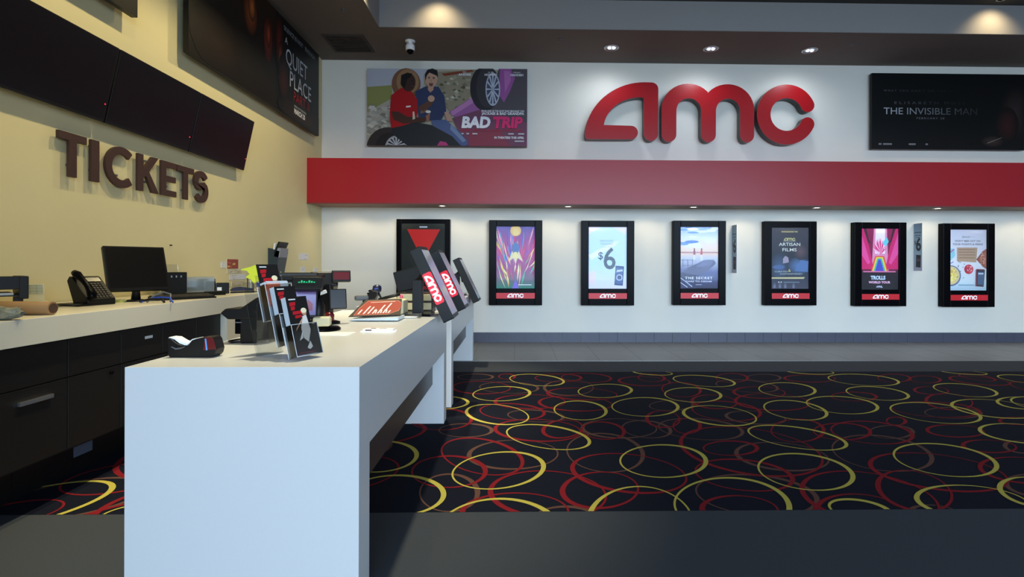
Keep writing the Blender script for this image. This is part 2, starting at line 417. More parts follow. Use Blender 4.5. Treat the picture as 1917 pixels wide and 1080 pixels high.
# patterned carpet: navy pile with woven rings
RINGS = '''y,R,0.226,5.777,-0.079,0.294,0.29;y,R,-0.148,5.169,0.025,0.288,0.284;y,R,-0.722,4.835,-0.022,0.228,0.267;y,L,-0.168,4.463,-0.087,0.302,0.258;y,R,0.916,5.277,0.076,0.282,0.274;y,R,0.57,4.577,0.007,0.298,0.23;y,R,1.181,4.686,0.065,0.308,0.303;y,R,0.233,3.876,-0.109,0.283,0.286;y,R,-0.109,3.261,0.049,0.293,0.282;y,R,0.979,3.399,0.072,0.282,0.286;y,R,-0.086,2.517,-0.005,0.327,0.299;y,L,0.639,2.616,0.078,0.375,0.267;y,R,-0.936,3.5,-0.049,0.281,0.26;y,R,-0.683,2.913,-0.047,0.255,0.273;r,R,-0.039,4.538,-0.055,0.253,0.278;r,L,0.131,4.87,-0.006,0.249,0.332;r,L,0.553,4.802,-0.033,0.261,0.335;r,L,0.661,5.152,-0.037,0.24,0.343;r,L,-0.37,5.428,-0.04,0.279,0.303;r,L,0.371,4.059,0.047,0.222,0.154;r,L,0.169,4.034,-0.041,0.268,0.332;r,R,0.68,4.014,0.009,0.21,0.164;r,R,-0.636,4.33,-0.044,0.298,0.258;r,R,-0.241,3.505,-0.114,0.338,0.259;r,R,-0.424,3.239,-0.032,0.245,0.23;r,L,0.703,3.212,-0.039,0.306,0.342;r,L,0.18,2.929,-0.024,0.298,0.326;r,L,0.49,2.967,0.05,0.237,0.219;r,L,-0.003,2.706,-0.0,0.21,0.279;r,R,-0.111,5.946,-0.01,0.142,0.093;r,R,0.48,5.877,0.017,0.208,0.263;r,R,0.801,5.878,-0.013,0.243,0.281;r,L,1.428,5.705,0.005,0.229,0.28;b,L,-0.017,3.528,0.012,0.269,0.304;b,R,0.617,3.571,0.026,0.368,0.262;b,R,0.163,4.404,-0.051,0.175,0.23;b,R,-0.398,4.03,-0.021,0.162,0.206;b,R,-0.385,2.944,-0.032,0.241,0.164;b,L,0.557,5.428,0.035,0.339,0.259;b,L,0.823,4.073,0.027,0.241,0.295;b,R,0.254,2.621,0.009,0.129,0.163;b,R,-0.081,5.423,-0.046,0.25,0.305;b,R,-0.473,5.932,-0.013,0.158,0.2;y,R,2.099,5.717,-0.043,0.287,0.313;y,R,1.769,5.109,0.064,0.286,0.28;y,L,1.756,4.407,0.01,0.296,0.298;y,R,2.83,5.312,0.111,0.304,0.292;y,R,2.505,4.568,0.065,0.313,0.264;y,R,2.114,3.842,-0.057,0.28,0.309;y,R,1.827,3.214,0.075,0.286,0.289;y,R,1.178,2.781,0.109,0.325,0.313;y,R,3.035,4.729,0.094,0.299,0.321;y,L,1.643,6.157,-0.069,0.151,0.209;y,L,3.582,6.212,-0.047,0.171,0.266;r,L,1.241,4.31,0.055,0.232,0.139;r,L,1.646,3.608,0.025,0.482,0.463;r,R,1.522,3.616,0.055,0.142,0.192;r,R,1.412,3.164,0.016,0.241,0.29;r,L,1.193,2.711,0.042,0.155,0.202;r,R,1.872,4.551,0.046,0.309,0.296;r,L,2.439,4.843,0.085,0.302,0.349;r,L,2.485,5.198,0.079,0.24,0.262;r,R,2.483,5.867,0.091,0.234,0.183;r,R,1.721,5.327,0.071,0.31,0.2;r,L,3.373,5.83,0.077,0.189,0.294;r,R,2.222,4.009,0.153,0.277,0.209;r,R,1.552,5.87,0.028,0.198,0.151;r,L,1.885,4.849,0.056,0.246,0.209;r,R,1.378,4.12,0.065,0.195,0.109;r,L,1.987,2.861,0.084,0.339,0.359;r,L,1.81,2.639,0.102,0.239,0.247;b,R,1.363,2.896,0.031,0.26,0.334;b,L,1.814,3.47,0.043,0.258,0.304;b,R,1.459,4.049,-0.004,0.266,0.32;b,L,2.044,4.343,0.007,0.192,0.242;b,R,2.478,5.48,0.003,0.289,0.309;b,R,1.031,4.047,0.01,0.214,0.186;b,R,1.439,4.727,0.078,0.172,0.203;b,R,2.867,5.879,0.072,0.181,0.19;y,R,3.941,5.758,0.044,0.297,0.373;y,R,3.669,5.151,0.071,0.28,0.294;y,R,3.702,4.473,0.081,0.323,0.36;y,R,4.691,5.279,0.085,0.286,0.292;y,L,4.364,4.597,0.107,0.309,0.363;y,L,3.936,3.908,0.087,0.238,0.315;y,R,2.877,3.396,0.115,0.292,0.325;y,L,2.52,2.783,0.086,0.202,0.304;y,L,3.007,2.894,0.126,0.2,0.217;y,L,4.822,4.773,0.146,0.217,0.256;y,R,1.828,2.694,0.01,0.119,0.15;r,L,2.667,3.205,0.053,0.303,0.394;r,L,2.315,2.94,0.145,0.267,0.208;r,R,2.554,3.972,0.111,0.199,0.223;r,R,2.772,3.953,0.092,0.271,0.307;r,L,3.461,3.975,0.092,0.15,0.224;r,L,3.413,3.633,0.08,0.129,0.191;r,R,3.791,4.572,0.078,0.247,0.386;r,L,4.323,5.26,0.107,0.166,0.177;r,L,4.154,4.842,0.207,0.289,0.222;r,R,4.366,5.847,0.137,0.205,0.189;r,R,3.176,4.228,0.076,0.109,0.08;r,R,4.672,5.772,0.126,0.186,0.175;r,R,3.347,5.022,0.101,0.172,0.226;r,L,4.216,4.223,0.092,0.104,0.162;r,L,3.238,3.212,0.128,0.208,0.274;b,R,2.548,3.536,0.135,0.343,0.333;b,R,2.934,3.956,0.116,0.156,0.173;b,L,2.201,2.649,0.04,0.093,0.128;b,L,3.108,2.984,0.121,0.16,0.199;b,L,3.638,3.619,0.1,0.125,0.122;b,R,3.86,4.461,0.114,0.168,0.25;y,R,-2.629,4.686,0.065,0.308,0.303;r,L,-2.382,5.705,0.005,0.229,0.28;y,R,-1.711,5.717,-0.043,0.287,0.313;y,R,-2.041,5.109,0.064,0.286,0.28;y,L,-2.054,4.407,0.01,0.296,0.298;y,R,-1.305,4.568,0.065,0.313,0.264;y,R,-1.696,3.842,-0.057,0.28,0.309;y,R,-1.983,3.214,0.075,0.286,0.289;y,R,-2.632,2.781,0.109,0.325,0.313;y,L,-2.167,6.157,-0.069,0.151,0.209;r,L,-2.569,4.31,0.055,0.232,0.139;r,L,-2.164,3.608,0.025,0.482,0.463;r,R,-2.288,3.616,0.055,0.142,0.192;r,R,-2.398,3.164,0.016,0.241,0.29;r,L,-2.617,2.711,0.042,0.155,0.202;r,R,-1.938,4.551,0.046,0.309,0.296;r,L,-1.371,4.843,0.085,0.302,0.349;r,L,-1.325,5.198,0.079,0.24,0.262;r,R,-1.327,5.867,0.091,0.234,0.183;r,R,-2.089,5.327,0.071,0.31,0.2;r,R,-1.588,4.009,0.153,0.277,0.209;r,R,-2.258,5.87,0.028,0.198,0.151;r,L,-1.925,4.849,0.056,0.246,0.209;r,R,-2.432,4.12,0.065,0.195,0.109;r,L,-1.823,2.861,0.084,0.339,0.359;r,L,-2.0,2.639,0.102,0.239,0.247;b,R,-2.447,2.896,0.031,0.26,0.334;b,L,-1.996,3.47,0.043,0.258,0.304;b,R,-2.351,4.049,-0.004,0.266,0.32;b,L,-1.766,4.343,0.007,0.192,0.242;b,R,-1.332,5.48,0.003,0.289,0.309;b,R,-2.779,4.047,0.01,0.214,0.186;b,R,-2.371,4.727,0.078,0.172,0.203;y,L,-1.29,2.783,0.086,0.202,0.304;y,R,-1.982,2.694,0.01,0.119,0.15;r,L,-1.143,3.205,0.053,0.303,0.394;r,L,-1.495,2.94,0.145,0.267,0.208;r,R,-1.256,3.972,0.111,0.199,0.223;r,R,-1.038,3.953,0.092,0.271,0.307;b,R,-1.262,3.536,0.135,0.343,0.333;b,L,-1.609,2.649,0.04,0.093,0.128;y,R,4.991,4.686,0.065,0.308,0.303;r,L,5.238,5.705,0.005,0.229,0.28;y,R,5.909,5.717,-0.043,0.287,0.313;y,R,5.579,5.109,0.064,0.286,0.28;y,L,5.566,4.407,0.01,0.296,0.298;y,R,6.64,5.312,0.111,0.304,0.292;y,R,6.315,4.568,0.065,0.313,0.264;y,R,5.924,3.842,-0.057,0.28,0.309;y,R,5.637,3.214,0.075,0.286,0.289;y,R,4.988,2.781,0.109,0.325,0.313;y,L,5.453,6.157,-0.069,0.151,0.209;r,L,5.051,4.31,0.055,0.232,0.139;r,L,5.456,3.608,0.025,0.482,0.463;r,R,5.332,3.616,0.055,0.142,0.192;r,R,5.222,3.164,0.016,0.241,0.29;r,L,5.003,2.711,0.042,0.155,0.202;r,R,5.682,4.551,0.046,0.309,0.296;r,L,6.249,4.843,0.085,0.302,0.349;r,L,6.295,5.198,0.079,0.24,0.262;r,R,6.293,5.867,0.091,0.234,0.183;r,R,5.531,5.327,0.071,0.31,0.2;r,R,6.032,4.009,0.153,0.277,0.209;r,R,5.362,5.87,0.028,0.198,0.151;r,L,5.695,4.849,0.056,0.246,0.209;r,R,5.188,4.12,0.065,0.195,0.109;r,L,5.797,2.861,0.084,0.339,0.359;r,L,5.62,2.639,0.102,0.239,0.247;b,R,5.173,2.896,0.031,0.26,0.334;b,L,5.624,3.47,0.043,0.258,0.304;b,R,5.269,4.049,-0.004,0.266,0.32;b,L,5.854,4.343,0.007,0.192,0.242;b,R,6.288,5.48,0.003,0.289,0.309;b,R,5.249,4.727,0.078,0.172,0.203;b,R,6.677,5.879,0.072,0.181,0.19;y,R,6.687,3.396,0.115,0.292,0.325;y,L,6.33,2.783,0.086,0.202,0.304;y,R,5.638,2.694,0.01,0.119,0.15;r,L,6.477,3.205,0.053,0.303,0.394;r,L,6.125,2.94,0.145,0.267,0.208;r,R,6.364,3.972,0.111,0.199,0.223;r,R,6.582,3.953,0.092,0.271,0.307;b,R,6.358,3.536,0.135,0.343,0.333;b,L,6.011,2.649,0.04,0.093,0.128;y,R,6.896,4.686,0.065,0.308,0.303;r,L,7.143,5.705,0.005,0.229,0.28;y,R,7.814,5.717,-0.043,0.287,0.313;y,R,7.484,5.109,0.064,0.286,0.28;y,L,7.471,4.407,0.01,0.296,0.298;y,R,7.829,3.842,-0.057,0.28,0.309;y,R,7.542,3.214,0.075,0.286,0.289;y,R,6.893,2.781,0.109,0.325,0.313;y,L,7.358,6.157,-0.069,0.151,0.209;r,L,6.956,4.31,0.055,0.232,0.139;r,L,7.361,3.608,0.025,0.482,0.463;r,R,7.237,3.616,0.055,0.142,0.192;r,R,7.127,3.164,0.016,0.241,0.29;r,L,6.908,2.711,0.042,0.155,0.202;r,R,7.587,4.551,0.046,0.309,0.296;r,L,8.154,4.843,0.085,0.302,0.349;r,R,8.198,5.867,0.091,0.234,0.183;r,R,7.436,5.327,0.071,0.31,0.2;r,R,7.937,4.009,0.153,0.277,0.209;r,R,7.267,5.87,0.028,0.198,0.151;r,L,7.6,4.849,0.056,0.246,0.209;r,R,7.093,4.12,0.065,0.195,0.109;r,L,7.702,2.861,0.084,0.339,0.359;r,L,7.525,2.639,0.102,0.239,0.247;b,R,7.078,2.896,0.031,0.26,0.334;b,L,7.529,3.47,0.043,0.258,0.304;b,R,7.174,4.049,-0.004,0.266,0.32;b,L,7.759,4.343,0.007,0.192,0.242;b,R,8.193,5.48,0.003,0.289,0.309;b,R,6.746,4.047,0.01,0.214,0.186;b,R,7.154,4.727,0.078,0.172,0.203;y,R,7.543,2.694,0.01,0.119,0.15;r,L,8.03,2.94,0.145,0.267,0.208;b,L,7.916,2.649,0.04,0.093,0.128'''
bm = bmesh.new()
def quad_ring(bm, c, side, cx, cy, ux, uy, w, z, mi):
    n = 72; wide, thin = {'y': (.033, .012), 'r': (.034, .012), 'b': (.034, .010)}[c]
    k = 0.0 if side == 'R' else PI
    prev = None; first = None
    for i in range(n):
        t = 2 * PI * i / n
        # conjugate half-axes (w,0) and (ux,uy)
        px, py = w * math.cos(t) + ux * math.sin(t), uy * math.sin(t)
        f = (1 + math.cos(t - k - .5)) / 2
        th = thin + (wide - thin) * f ** 1.6
        l = math.hypot(px, py)
        a = bm.verts.new((cx + px * (1 + th / 2 / l), cy + py * (1 + th / 2 / l), z)); b_ = bm.verts.new((cx + px * (1 - th / 2 / l), cy + py * (1 - th / 2 / l), z))
        if prev:
            q = bm.faces.new([prev[0], a, b_, prev[1]]); q.material_index = mi
        else: first = (a, b_)
        prev = (a, b_)
    q = bm.faces.new([prev[0], first[0], first[1], prev[1]]); q.material_index = mi
vs = [bm.verts.new(p) for p in ((WX, CN, 0), (RX, CN, 0), (RX, CF, 0), (WX, CF, 0))]
bm.faces.new(vs)
allr = [r.split(',') for r in RINGS.split(';')]
for zi, cc in enumerate('bry'):
    for j, r in enumerate([r for r in allr if r[0] == cc]):
        x, y, ux, uy, ww = [float(v) for v in r[2:]]
        quad_ring(bm, cc, r[1], x, y, ux, uy, ww, .0004 + .0006 * zi + j * .000004, {'y': 1, 'r': 2, 'b': 3}[cc])
for co, no in (((0, CN, 0), (0, -1, 0)), ((0, CF, 0), (0, 1, 0)), ((WX, 0, 0), (-1, 0, 0))):
    bmesh.ops.bisect_plane(bm, geom=bm.verts[:] + bm.edges[:] + bm.faces[:], plane_co=co, plane_no=no, clear_outer=True)
me = bpy.data.meshes.new('floor_patterned'); bm.to_mesh(me); bm.free()
for f in me.polygons:
    pass
for m in (CARPETN, CARY, CARR, CARB): me.materials.append(m)
o = bpy.data.objects.new('floor_patterned_carpet', me); C.objects.link(o); structure(o)

# the red band across the back wall
BY, BZ0, BZ1 = 7.95, 2.236, 2.93
o = MB().box(WX + .001, RX, BY, WY, BZ0, BZ1).build('trim_2', [RED, REDU])
for p in o.data.polygons:
    if p.normal.z < -.5: p.material_index = 1
structure(o)
structure(MB().box(WX + .001, RX, BY - .006, BY + .012, BZ0 - .012, BZ0 + .004).build('trim_3', mat('band_lip', (120, 60, 56), .5)))

# ---------------------------------------------------------------- ceiling things
e = empty('air_vent', (-2.58, 7.9, SOF), 'dark square air grille in the soffit above the left corner', 'air vent')
MB().box(-.31, .31, -.31, -.27, -.012, 0).box(-.31, .31, .27, .31, -.012, 0).box(-.31, -.27, -.27, .27, -.012, 0).box(.27, .31, -.27, .27, -.012, 0).build('frame', mat('vent_frame', (60, 54, 50), .7), e)
m = MB()
for k in range(10):
    m.box(-.27, .27, -.262 + k * .054, -.25 + k * .054, -.011, -.001)
m.build('grille', mat('vent_slats', (44, 40, 38), .7), e)
e = empty('security_camera', (-1.62, 7.79, SOF), 'white dome security camera hanging from the soffit', 'security camera')
MB().lathe([(.075, 0), (.075, -.014), (.03, -.02), (.03, -.05), (.062, -.06), (.068, -.075), (.068, -.135), (.06, -.145)]).build('housing', WHITE, e)
MB().lathe([(.052, -.14), (.05, -.165), (.035, -.19), (.012, -.2)]).build('lens_dome', BLACKG, e)
for (px, py), wh in zip(((643, 17), (1048, 73), (1595, 82)), ('above the dark movie banner in the left corner', 'between the dome camera and the first downlight', 'right of the three downlights')):
    p = at(px, py, Z=SOF)
    e = empty('sprinkler_head', p, 'small dark sprinkler head ' + wh, 'sprinkler', 'sprinkler heads in the soffit')
    MB().lathe([(.028, 0), (.028, -.006), (.01, -.01), (.01, -.035)], seg=12).build('escutcheon', GREYP, e)
    MB().lathe([(.018, -.036), (.018, -.04)], seg=12).build('deflector', GREYP, e)
for (px, py), wh in zip(((1145, 89), (1331, 91), (1516, 94)), ('above the letter a of the red sign', 'above the letter m of the red sign', 'above the letter c of the red sign')):
    p = at(px, py, Z=SOF)
    e = empty('downlight', p, 'chrome recessed downlight in the soffit ' + wh, 'downlight', 'recessed downlights above the red sign')
    MB().lathe([(.118, -.001), (.118, -.007), (.098, -.009), (.096, -.001)], seg=28).build('trim_ring', METAL, e)
    MB().lathe([(.095, -.002), (.07, -.006), (.04, -.003)], seg=28).build('reflector', CHROME, e)
    for s_ in (-1, 1):
        MB().lathe([(.02, -.02), (.026, -.008), (.026, -.003)], c=(s_ * .034, 0, 0), seg=12).build('bulb', mat('sign_bulb', (225, 240, 255), .4, emit=2.2), e)
for (px, wh) in ((828, 'above the framed red triangle'), (1063, 'above the gap left of the $6 poster'), (1299, 'above the dock poster'), (1533, 'above the gap right of the dark blue-grey poster'), (1765, 'above the food poster')):
    x = (px - 967) * 8.24 / 960
    e = empty('puck_light', (x, 8.22, BZ0), 'small lit downlight under the red band ' + wh, 'downlight', 'small downlights under the red band')
    MB().lathe([(.07, -.0005), (.07, -.006), (.052, -.008), (.05, -.0005)], seg=20).build('trim_ring', METAL, e)
    MB().lathe([(.049, -.001), (.045, -.004), (.01, -.005)], seg=20).build('lens', LAMPM, e)
for (xx, wh) in ((-1.12, 'lighting the left end of the raised ceiling'), (6.9, 'lighting the right end of the raised ceiling')):
    e = empty('cove_downlight', (xx, 7.17, TRZ), 'recessed lamp ' + wh, 'downlight')
    MB().lathe([(.07, -.0005), (.07, -.006), (.052, -.008), (.05, -.0005)], seg=20).build('trim_ring', METAL, e)

# ---------------------------------------------------------------- the two wall signs
# red a m c on the back wall: red faces on dark returns, standing off the wall
fy = WY - .16
tl, tr_ = at(1094, 268, Y=fy), at(1527, 272, Y=fy)
Wd = tr_.x - tl.x
for P, nm in zip(AMC, 'amc'):
    cx = sum(p[0] for p in P) / len(P); cz = sum(p[1] for p in P) / len(P)
    org = (tl.x + cx * Wd, fy, tl.z + cz * Wd)
    e = empty('sign_letter', org, 'large glossy red lowercase letter %s standing off the upper back wall' % nm, 'sign letter', 'letters of the red sign')
    fr = FR((tl.x - org[0], 0, tl.z - org[2]), (1, 0, 0), (0, 0, 1))
    pts = [(p[0] * Wd, p[1] * Wd) for p in P]
    MB().prism(pts, fr, -.12, -.004).build('return', SIGNS, e)
    k = 1.0
    MB().prism([((p[0] - cx) * Wd * k + cx * Wd, (p[1] - cz) * Wd * k + cz * Wd) for p in P], fr, -.004, .006).build('face', SIGNR, e)
# TICKETS on the left wall
def letter(ch, w, h):
    s = .062                                  # stroke
    R = lambda a, b, c, d: [(a, b), (c, b), (c, d), (a, d)]
    if ch == 'T': return [(w / 2 - s / 2, 0), (w / 2 + s / 2, 0), (w / 2 + s / 2, h - s * .9), (w, h - s * .9), (w, h), (0, h), (0, h - s * .9), (w / 2 - s / 2, h - s * .9)]
    if ch == 'I': return R(0, 0, w, h)
    if ch == 'C':
        r = h / 2 + .008; q = ell(r, h / 2, r - s / 2, r - s / 2, 48, 312, 30)
        k = w / (r * 1.72)
        return [(x * k, y) for x, y in ribbon(q, s)]
    if ch == 'K': return [(0, 0), (s, 0), (s, h * .36), (s * 1.5, h * .43), (w - s * 1.3, 0), (w, 0), (s * 2.1, h * .56), (w - s * .1, h), (w - s * 1.35, h), (s, h * .60), (s, h), (0, h)]
    if ch == 'E':
        b = s * .85
        return [(0, 0), (w, 0), (w, b), (s, b), (s, h / 2 - b / 2), (w * .96, h / 2 - b / 2), (w * .96, h / 2 + b / 2), (s, h / 2 + b / 2), (s, h - b), (w, h - b), (w, h), (0, h)]
    if ch == 'S':
        r1 = h * .235; r2 = h * .275
        c = [(w * .5 + (w / 2 - s / 2) * math.cos(math.radians(a)), h - s * .45 - r1 + r1 * math.sin(math.radians(a))) for a in range(25, 236, 15)]
        c += [(w * .5 + (w / 2 - s / 2) * math.cos(math.radians(a)), s * .45 + r2 + r2 * math.sin(math.radians(a))) for a in range(50, -156, -15)]
        return ribbon(c, s)
lx = [('T', 110.2, 163, 'first'), ('I', 171.6, 186.6, ''), ('C', 198.4, 249.8, ''), ('K', 259, 298, ''), ('E', 303, 330.8, ''), ('T', 333, 363.9, 'second'), ('S', 364.6, 390.6, '')]
for ch, a, b_, n in lx:
    xf = WX + .05
    y0, y1 = at(a, 300, X=xf).y, at(b_, 300, X=xf).y
    z0, z1 = 1.915, 2.228
    e = empty('wall_letter', (xf, (y0 + y1) / 2, z0), 'dark brown raised capital %s%s on the yellow wall' % (n + ' ' if n else '', ch), 'sign letter', 'brown capitals spelling TICKETS')
    fr = FR((0, -(y1 - y0) / 2, 0), (0, 1, 0), (0, 0, 1))
    fr = (Vector((0, -(y1 - y0) / 2, 0)), Vector((0, 1, 0)), Vector((0, 0, 1)), Vector((1, 0, 0)))
    MB().prism(letter(ch, y1 - y0, z1 - z0), fr, -.024, 0).build('face', BROWNL, e, bevel=.002)
    for zz in ((.02, .17) if ch == 'S' else (.08, .26)):
        MB().box(-.05, -.024, -.008, .008, zz, zz + .016).build('standoff', GREYP, e)

# ---------------------------------------------------------------- screens above the counter
def tilted_tv(y0, label):
    e = empty('menu_screen', (WX, y0 + .5, 2.37), label, 'television', 'row of switched-off menu screens')
    # tilted forward: bottom edge near the wall
    b0 = Vector((.08, -.495, .003)); V = Vector((.12, 0, .562)).normalized(); U = Vector((0, 1, 0)); N = U.cross(V)
    fr = (b0, U, V, N)
    MB().prism(rrect(0, 0, .99, .575, .006), fr, -.03, 0).build('housing', BLACK, e, bevel=.003)
    MB().prism(rrect(.012, .02, .978, .563, .003), fr, 0, .0012).build('screen', SCRB, e)
    MB().prism(ell(.965, .135, .004, .004, n=8), fr, .001, .004).build('power_light', LED, e)
    MB().box(.003, .1, -.12, .12, .2, .36).build('wall_bracket', BLACK, e)
tilted_tv(4.985, 'black menu screen nearest the back wall in the tilted row above TICKETS')
tilted_tv(3.98, 'black menu screen in the middle of the tilted row above TICKETS')
tilted_tv(2.975, 'black menu screen furthest from the back wall, cut by the left frame edge')

# ---------------------------------------------------------------- big movie banners
def banner(name, label, cat, fr, w, h, art, dep=.05, off=None, group=None):
    O, U, V, N = fr
    base = O + U * w / 2
    off = (.07 if abs(N.x) > .5 else .05)
    e = empty(name, base, label, cat, group)
    r = rel(fr, base)
    MB().prism([(0, 0), (w, 0), (w, h), (0, h)], r, -dep, -.001).build('panel', BLACK, e)
    MB().prism([(.3, .15), (w - .3, .15), (w - .3, h - .15), (.3, h - .15)], r, -dep - off + .0, -dep).build('mounting_frame', GREYP, e)
    art.build('print', fr, MATS['printed_gloss'] if cat != 'x' else INK, e, base)
    return e
YA, ZA = Vector((0, 1, 0)), Vector((0, 0, 1))
XA = Vector((1, 0, 0))
# A QUIET PLACE, left wall
W1, H1 = 3.19, 1.27
a = Art(W1, H1, (14, 14, 17))
a.grad(0, W1 * .55, [(0, (22, 17, 15)), (.5, (24, 22, 20)), (H1, (40, 28, 22))])
for cx, cy, rx, ry, c in ((1.13, .93, .17, .28, (150, 74, 34)), (1.16, 1.0, .08, .16, (190, 104, 50)), (1.55, .8, .13, .3, (140, 52, 34)), (1.56, .86, .06, .16, (176, 74, 46)), (1.85, .9, .12, .36, (96, 34, 28)), (1.88, .72, .06, .2, (150, 70, 34)), (1.98, .5, .16, .3, (60, 24, 20))):
    a.glow(cx, cy, rx, ry, c, (20, 16, 16))
a.glow(.5, .3, .5, .35, (34, 24, 20), (20, 16, 16))
a.glow(2.7, .1, .9, .22, (52, 34, 24), (14, 14, 17))
W_ = (196, 204, 210)
a.text('SILENCE IS NOT', 1.98, 1.12, .085, (150, 160, 170), 'l')
a.text('ENOUGH', 2.66, 1.12, .085, (150, 160, 170), 'l')
a.text('A', 2.05, .96, .12, W_, 'c')
a.text('QUIET', 2.04, .70, .31, W_, 'l', width=.70)
a.text('PLACE', 2.16, .43, .31, W_, 'l', width=.72)
a.text('PART II', 2.28, .27, .19, (150, 26, 34), 'l', width=.52)
a.text('ONLY IN THEATERS', 2.30, .19, .04, W_, 'l', width=.4)
a.text('MARCH 20', 2.30, .10, .1, (226, 230, 236), 'l', bold=.03, width=.36)
banner('movie_banner', 'long dark movie banner on the left wall with orange glows and pale capitals', 'banner', (Vector((WX + .12, 4.91, 3.30)), YA, ZA, XA), W1, H1, a)
a = Art(W1, H1, (26, 24, 24)); a.grad(0, W1, [(0, (30, 28, 26)), (H1, (24, 22, 24))])
banner('movie_banner', 'dark banner at the top left of the yellow wall, only its lower corner showing', 'banner', (Vector((WX + .12, 1.07, 3.31)), YA, ZA, XA), W1, H1, a)
# BAD TRIP, back wall.  Art drawn on a 1615 x 770 grid, y down
fy = WY - .1
pbl, ptr = at(687, 273, Y=fy), at(987, 131, Y=fy)
W2, H2 = ptr.x - pbl.x, ptr.z - pbl.z
a = Art(W2, H2, (176, 168, 150))
def g(pts): return [((x - 150) / 1615 * W2, (935 - y) / 770 * H2) for x, y in pts]
def ge(cx, cy, rx, ry, **k): return g(ell(cx, cy, rx, ry, **k))
a.poly(g([(150, 165), (760, 165), (700, 360), (150, 420)]), (176, 178, 190))
a.poly(g([(150, 350), (400, 330), (400, 500), (150, 600)]), (138, 140, 84))
a.poly(g([(150, 600), (400, 460), (420, 935), (150, 935)]), (170, 162, 148))
rs = random.Random(3)
for k in range(90):
    x, y = rs.uniform(160, 400), rs.uniform(540, 830)
    q = rs.uniform(16, 40); v = rs.randint(120, 205)
    a.poly(g([(x - q, y), (x - q * .5, y - q * .6), (x + q * .6, y - q * .5), (x + q, y + q * .1), (x + q * .3, y + q * .6)]), (v, v - 6, v - 18))
a.poly(ge(545, 320, 145, 155), (120, 84, 62)); a.poly(ge(560, 300, 112, 125), (150, 116, 84)); a.poly(ge(570, 305, 70, 90), (84, 60, 48))
a.poly(g([(840, 200), (1260, 170), (1250, 470), (1000, 600), (880, 480)]), (140, 132, 112))
a.poly(g([(900, 215), (1200, 175), (1230, 190), (930, 240)]), (120, 60, 40))
for k in range(60):
    x, y = rs.uniform(860, 1200), rs.uniform(240, 560); q = rs.uniform(12, 34); v = rs.randint(70, 190)
    a.poly(g([(x - q, y), (x, y - q * .7), (x + q, y + q * .2), (x, y + q * .5)]), (v, v - 4, v - 22))
a.poly(g([(1480, 165), (1765, 165), (1765, 935), (1300, 935), (1330, 560)]), (78, 72, 80))
a.poly(g([(1490, 165), (1600, 165), (1640, 260), (1590, 390), (1530, 500), (1480, 420)]), (146, 82, 150))
a.poly(g([(1530, 180), (1590, 190), (1600, 280), (1540, 400)]), (170, 104, 172))
a.poly(g([(980, 600), (1240, 430), (1330, 560), (1060, 660)]), (150, 92, 152)); a.poly(g([(990, 600), (1230, 440), (1260, 480), (1010, 640)]), (178, 122, 176))
a.poly(g([(1010, 660), (1330, 560), (1765, 700), (1765, 935), (1150, 935)]), (112, 66, 92))
a.poly(g([(1180, 800), (1500, 780), (1600, 935), (1180, 935)]), (134, 56, 76))
a.poly(ge(1340, 360, 150, 225), (40, 38, 44)); a.poly(ge(1370, 350, 118, 205), (54, 52, 58))
a.poly(ge(1418, 370, 74, 165), (168, 176, 196)); a.poly(ge(1418, 370, 62, 148), (66, 72, 96))
for k in range(12):
    t = k * PI / 6; a.poly(g(ribbon([(1418, 370), (1418 + 62 * math.cos(t), 370 + 148 * math.sin(t))], [8, 16])), (176, 184, 204))
a.poly(ge(1418, 370, 14, 30), (150, 158, 180))
# tyre lower left
a.poly(ge(370, 960, 215, 205), (54, 46, 46)); a.poly(ge(400, 965, 165, 160), (40, 34, 36)); a.poly(ge(450, 960, 112, 122), (150, 152, 160)); a.poly(ge(450, 965, 96, 108), (48, 44, 50))
for k in range(9):
    t = PI + k * PI / 8; a.poly(g(ribbon([(450, 960), (450 + 100 * math.cos(t), 960 + 110 * math.sin(t))], [8, 18])), (176, 178, 186))
# a seated pair, one in a red shirt and one in a blue shirt
a.poly(g([(400, 760), (560, 690), (800, 730), (1150, 880), (1170, 935), (560, 935), (420, 830)]), (38, 40, 46))
a.poly(g([(790, 660), (950, 680), (1080, 790), (1170, 900), (1160, 935), (1100, 935), (1010, 840), (820, 740)]), (76, 92, 138)); a.poly(g([(1000, 720), (1150, 880), (1120, 900), (990, 770)]), (112, 132, 172))
a.poly(g([(640, 400), (740, 350), (870, 350), (930, 440), (950, 590), (900, 680), (680, 690), (660, 540)]), (46, 58, 92))
a.poly(g([(700, 560), (760, 560), (760, 600), (690, 620)]), (130, 96, 80))
a.poly(ge(798, 272, 66, 84), (186, 148, 128)); a.poly(g([(740, 300), (736, 230), (760, 186), (810, 170), (860, 190), (868, 260), (850, 240), (780, 212), (756, 240)]), (30, 28, 32)); a.poly(g([(770, 340), (826, 340), (820, 385), (790, 410), (765, 380)]), (180, 140, 120))
a.poly(g([(400, 440), (500, 365), (600, 400), (660, 480), (665, 600), (640, 700), (520, 740), (400, 765), (385, 620)]), (166, 24, 30))
a.poly(g([(400, 600), (470, 600), (560, 650), (740, 660), (740, 700), (520, 720), (420, 680)]), (74, 46, 38))
a.poly(g([(660, 560), (760, 500), (810, 450), (840, 470), (800, 540), (720, 600)]), (92, 62, 50)); a.poly(ge(800, 470, 34, 32), (190, 152, 130))
a.poly(g([(930, 600), (980, 610), (1010, 690), (960, 690)]), (186, 146, 126))
a.poly(ge(572, 310, 66, 92), (60, 40, 36)); a.poly(g([(495, 330), (500, 240), (560, 215), (610, 225), (590, 260), (560, 280), (530, 380)]), (26, 24, 26))
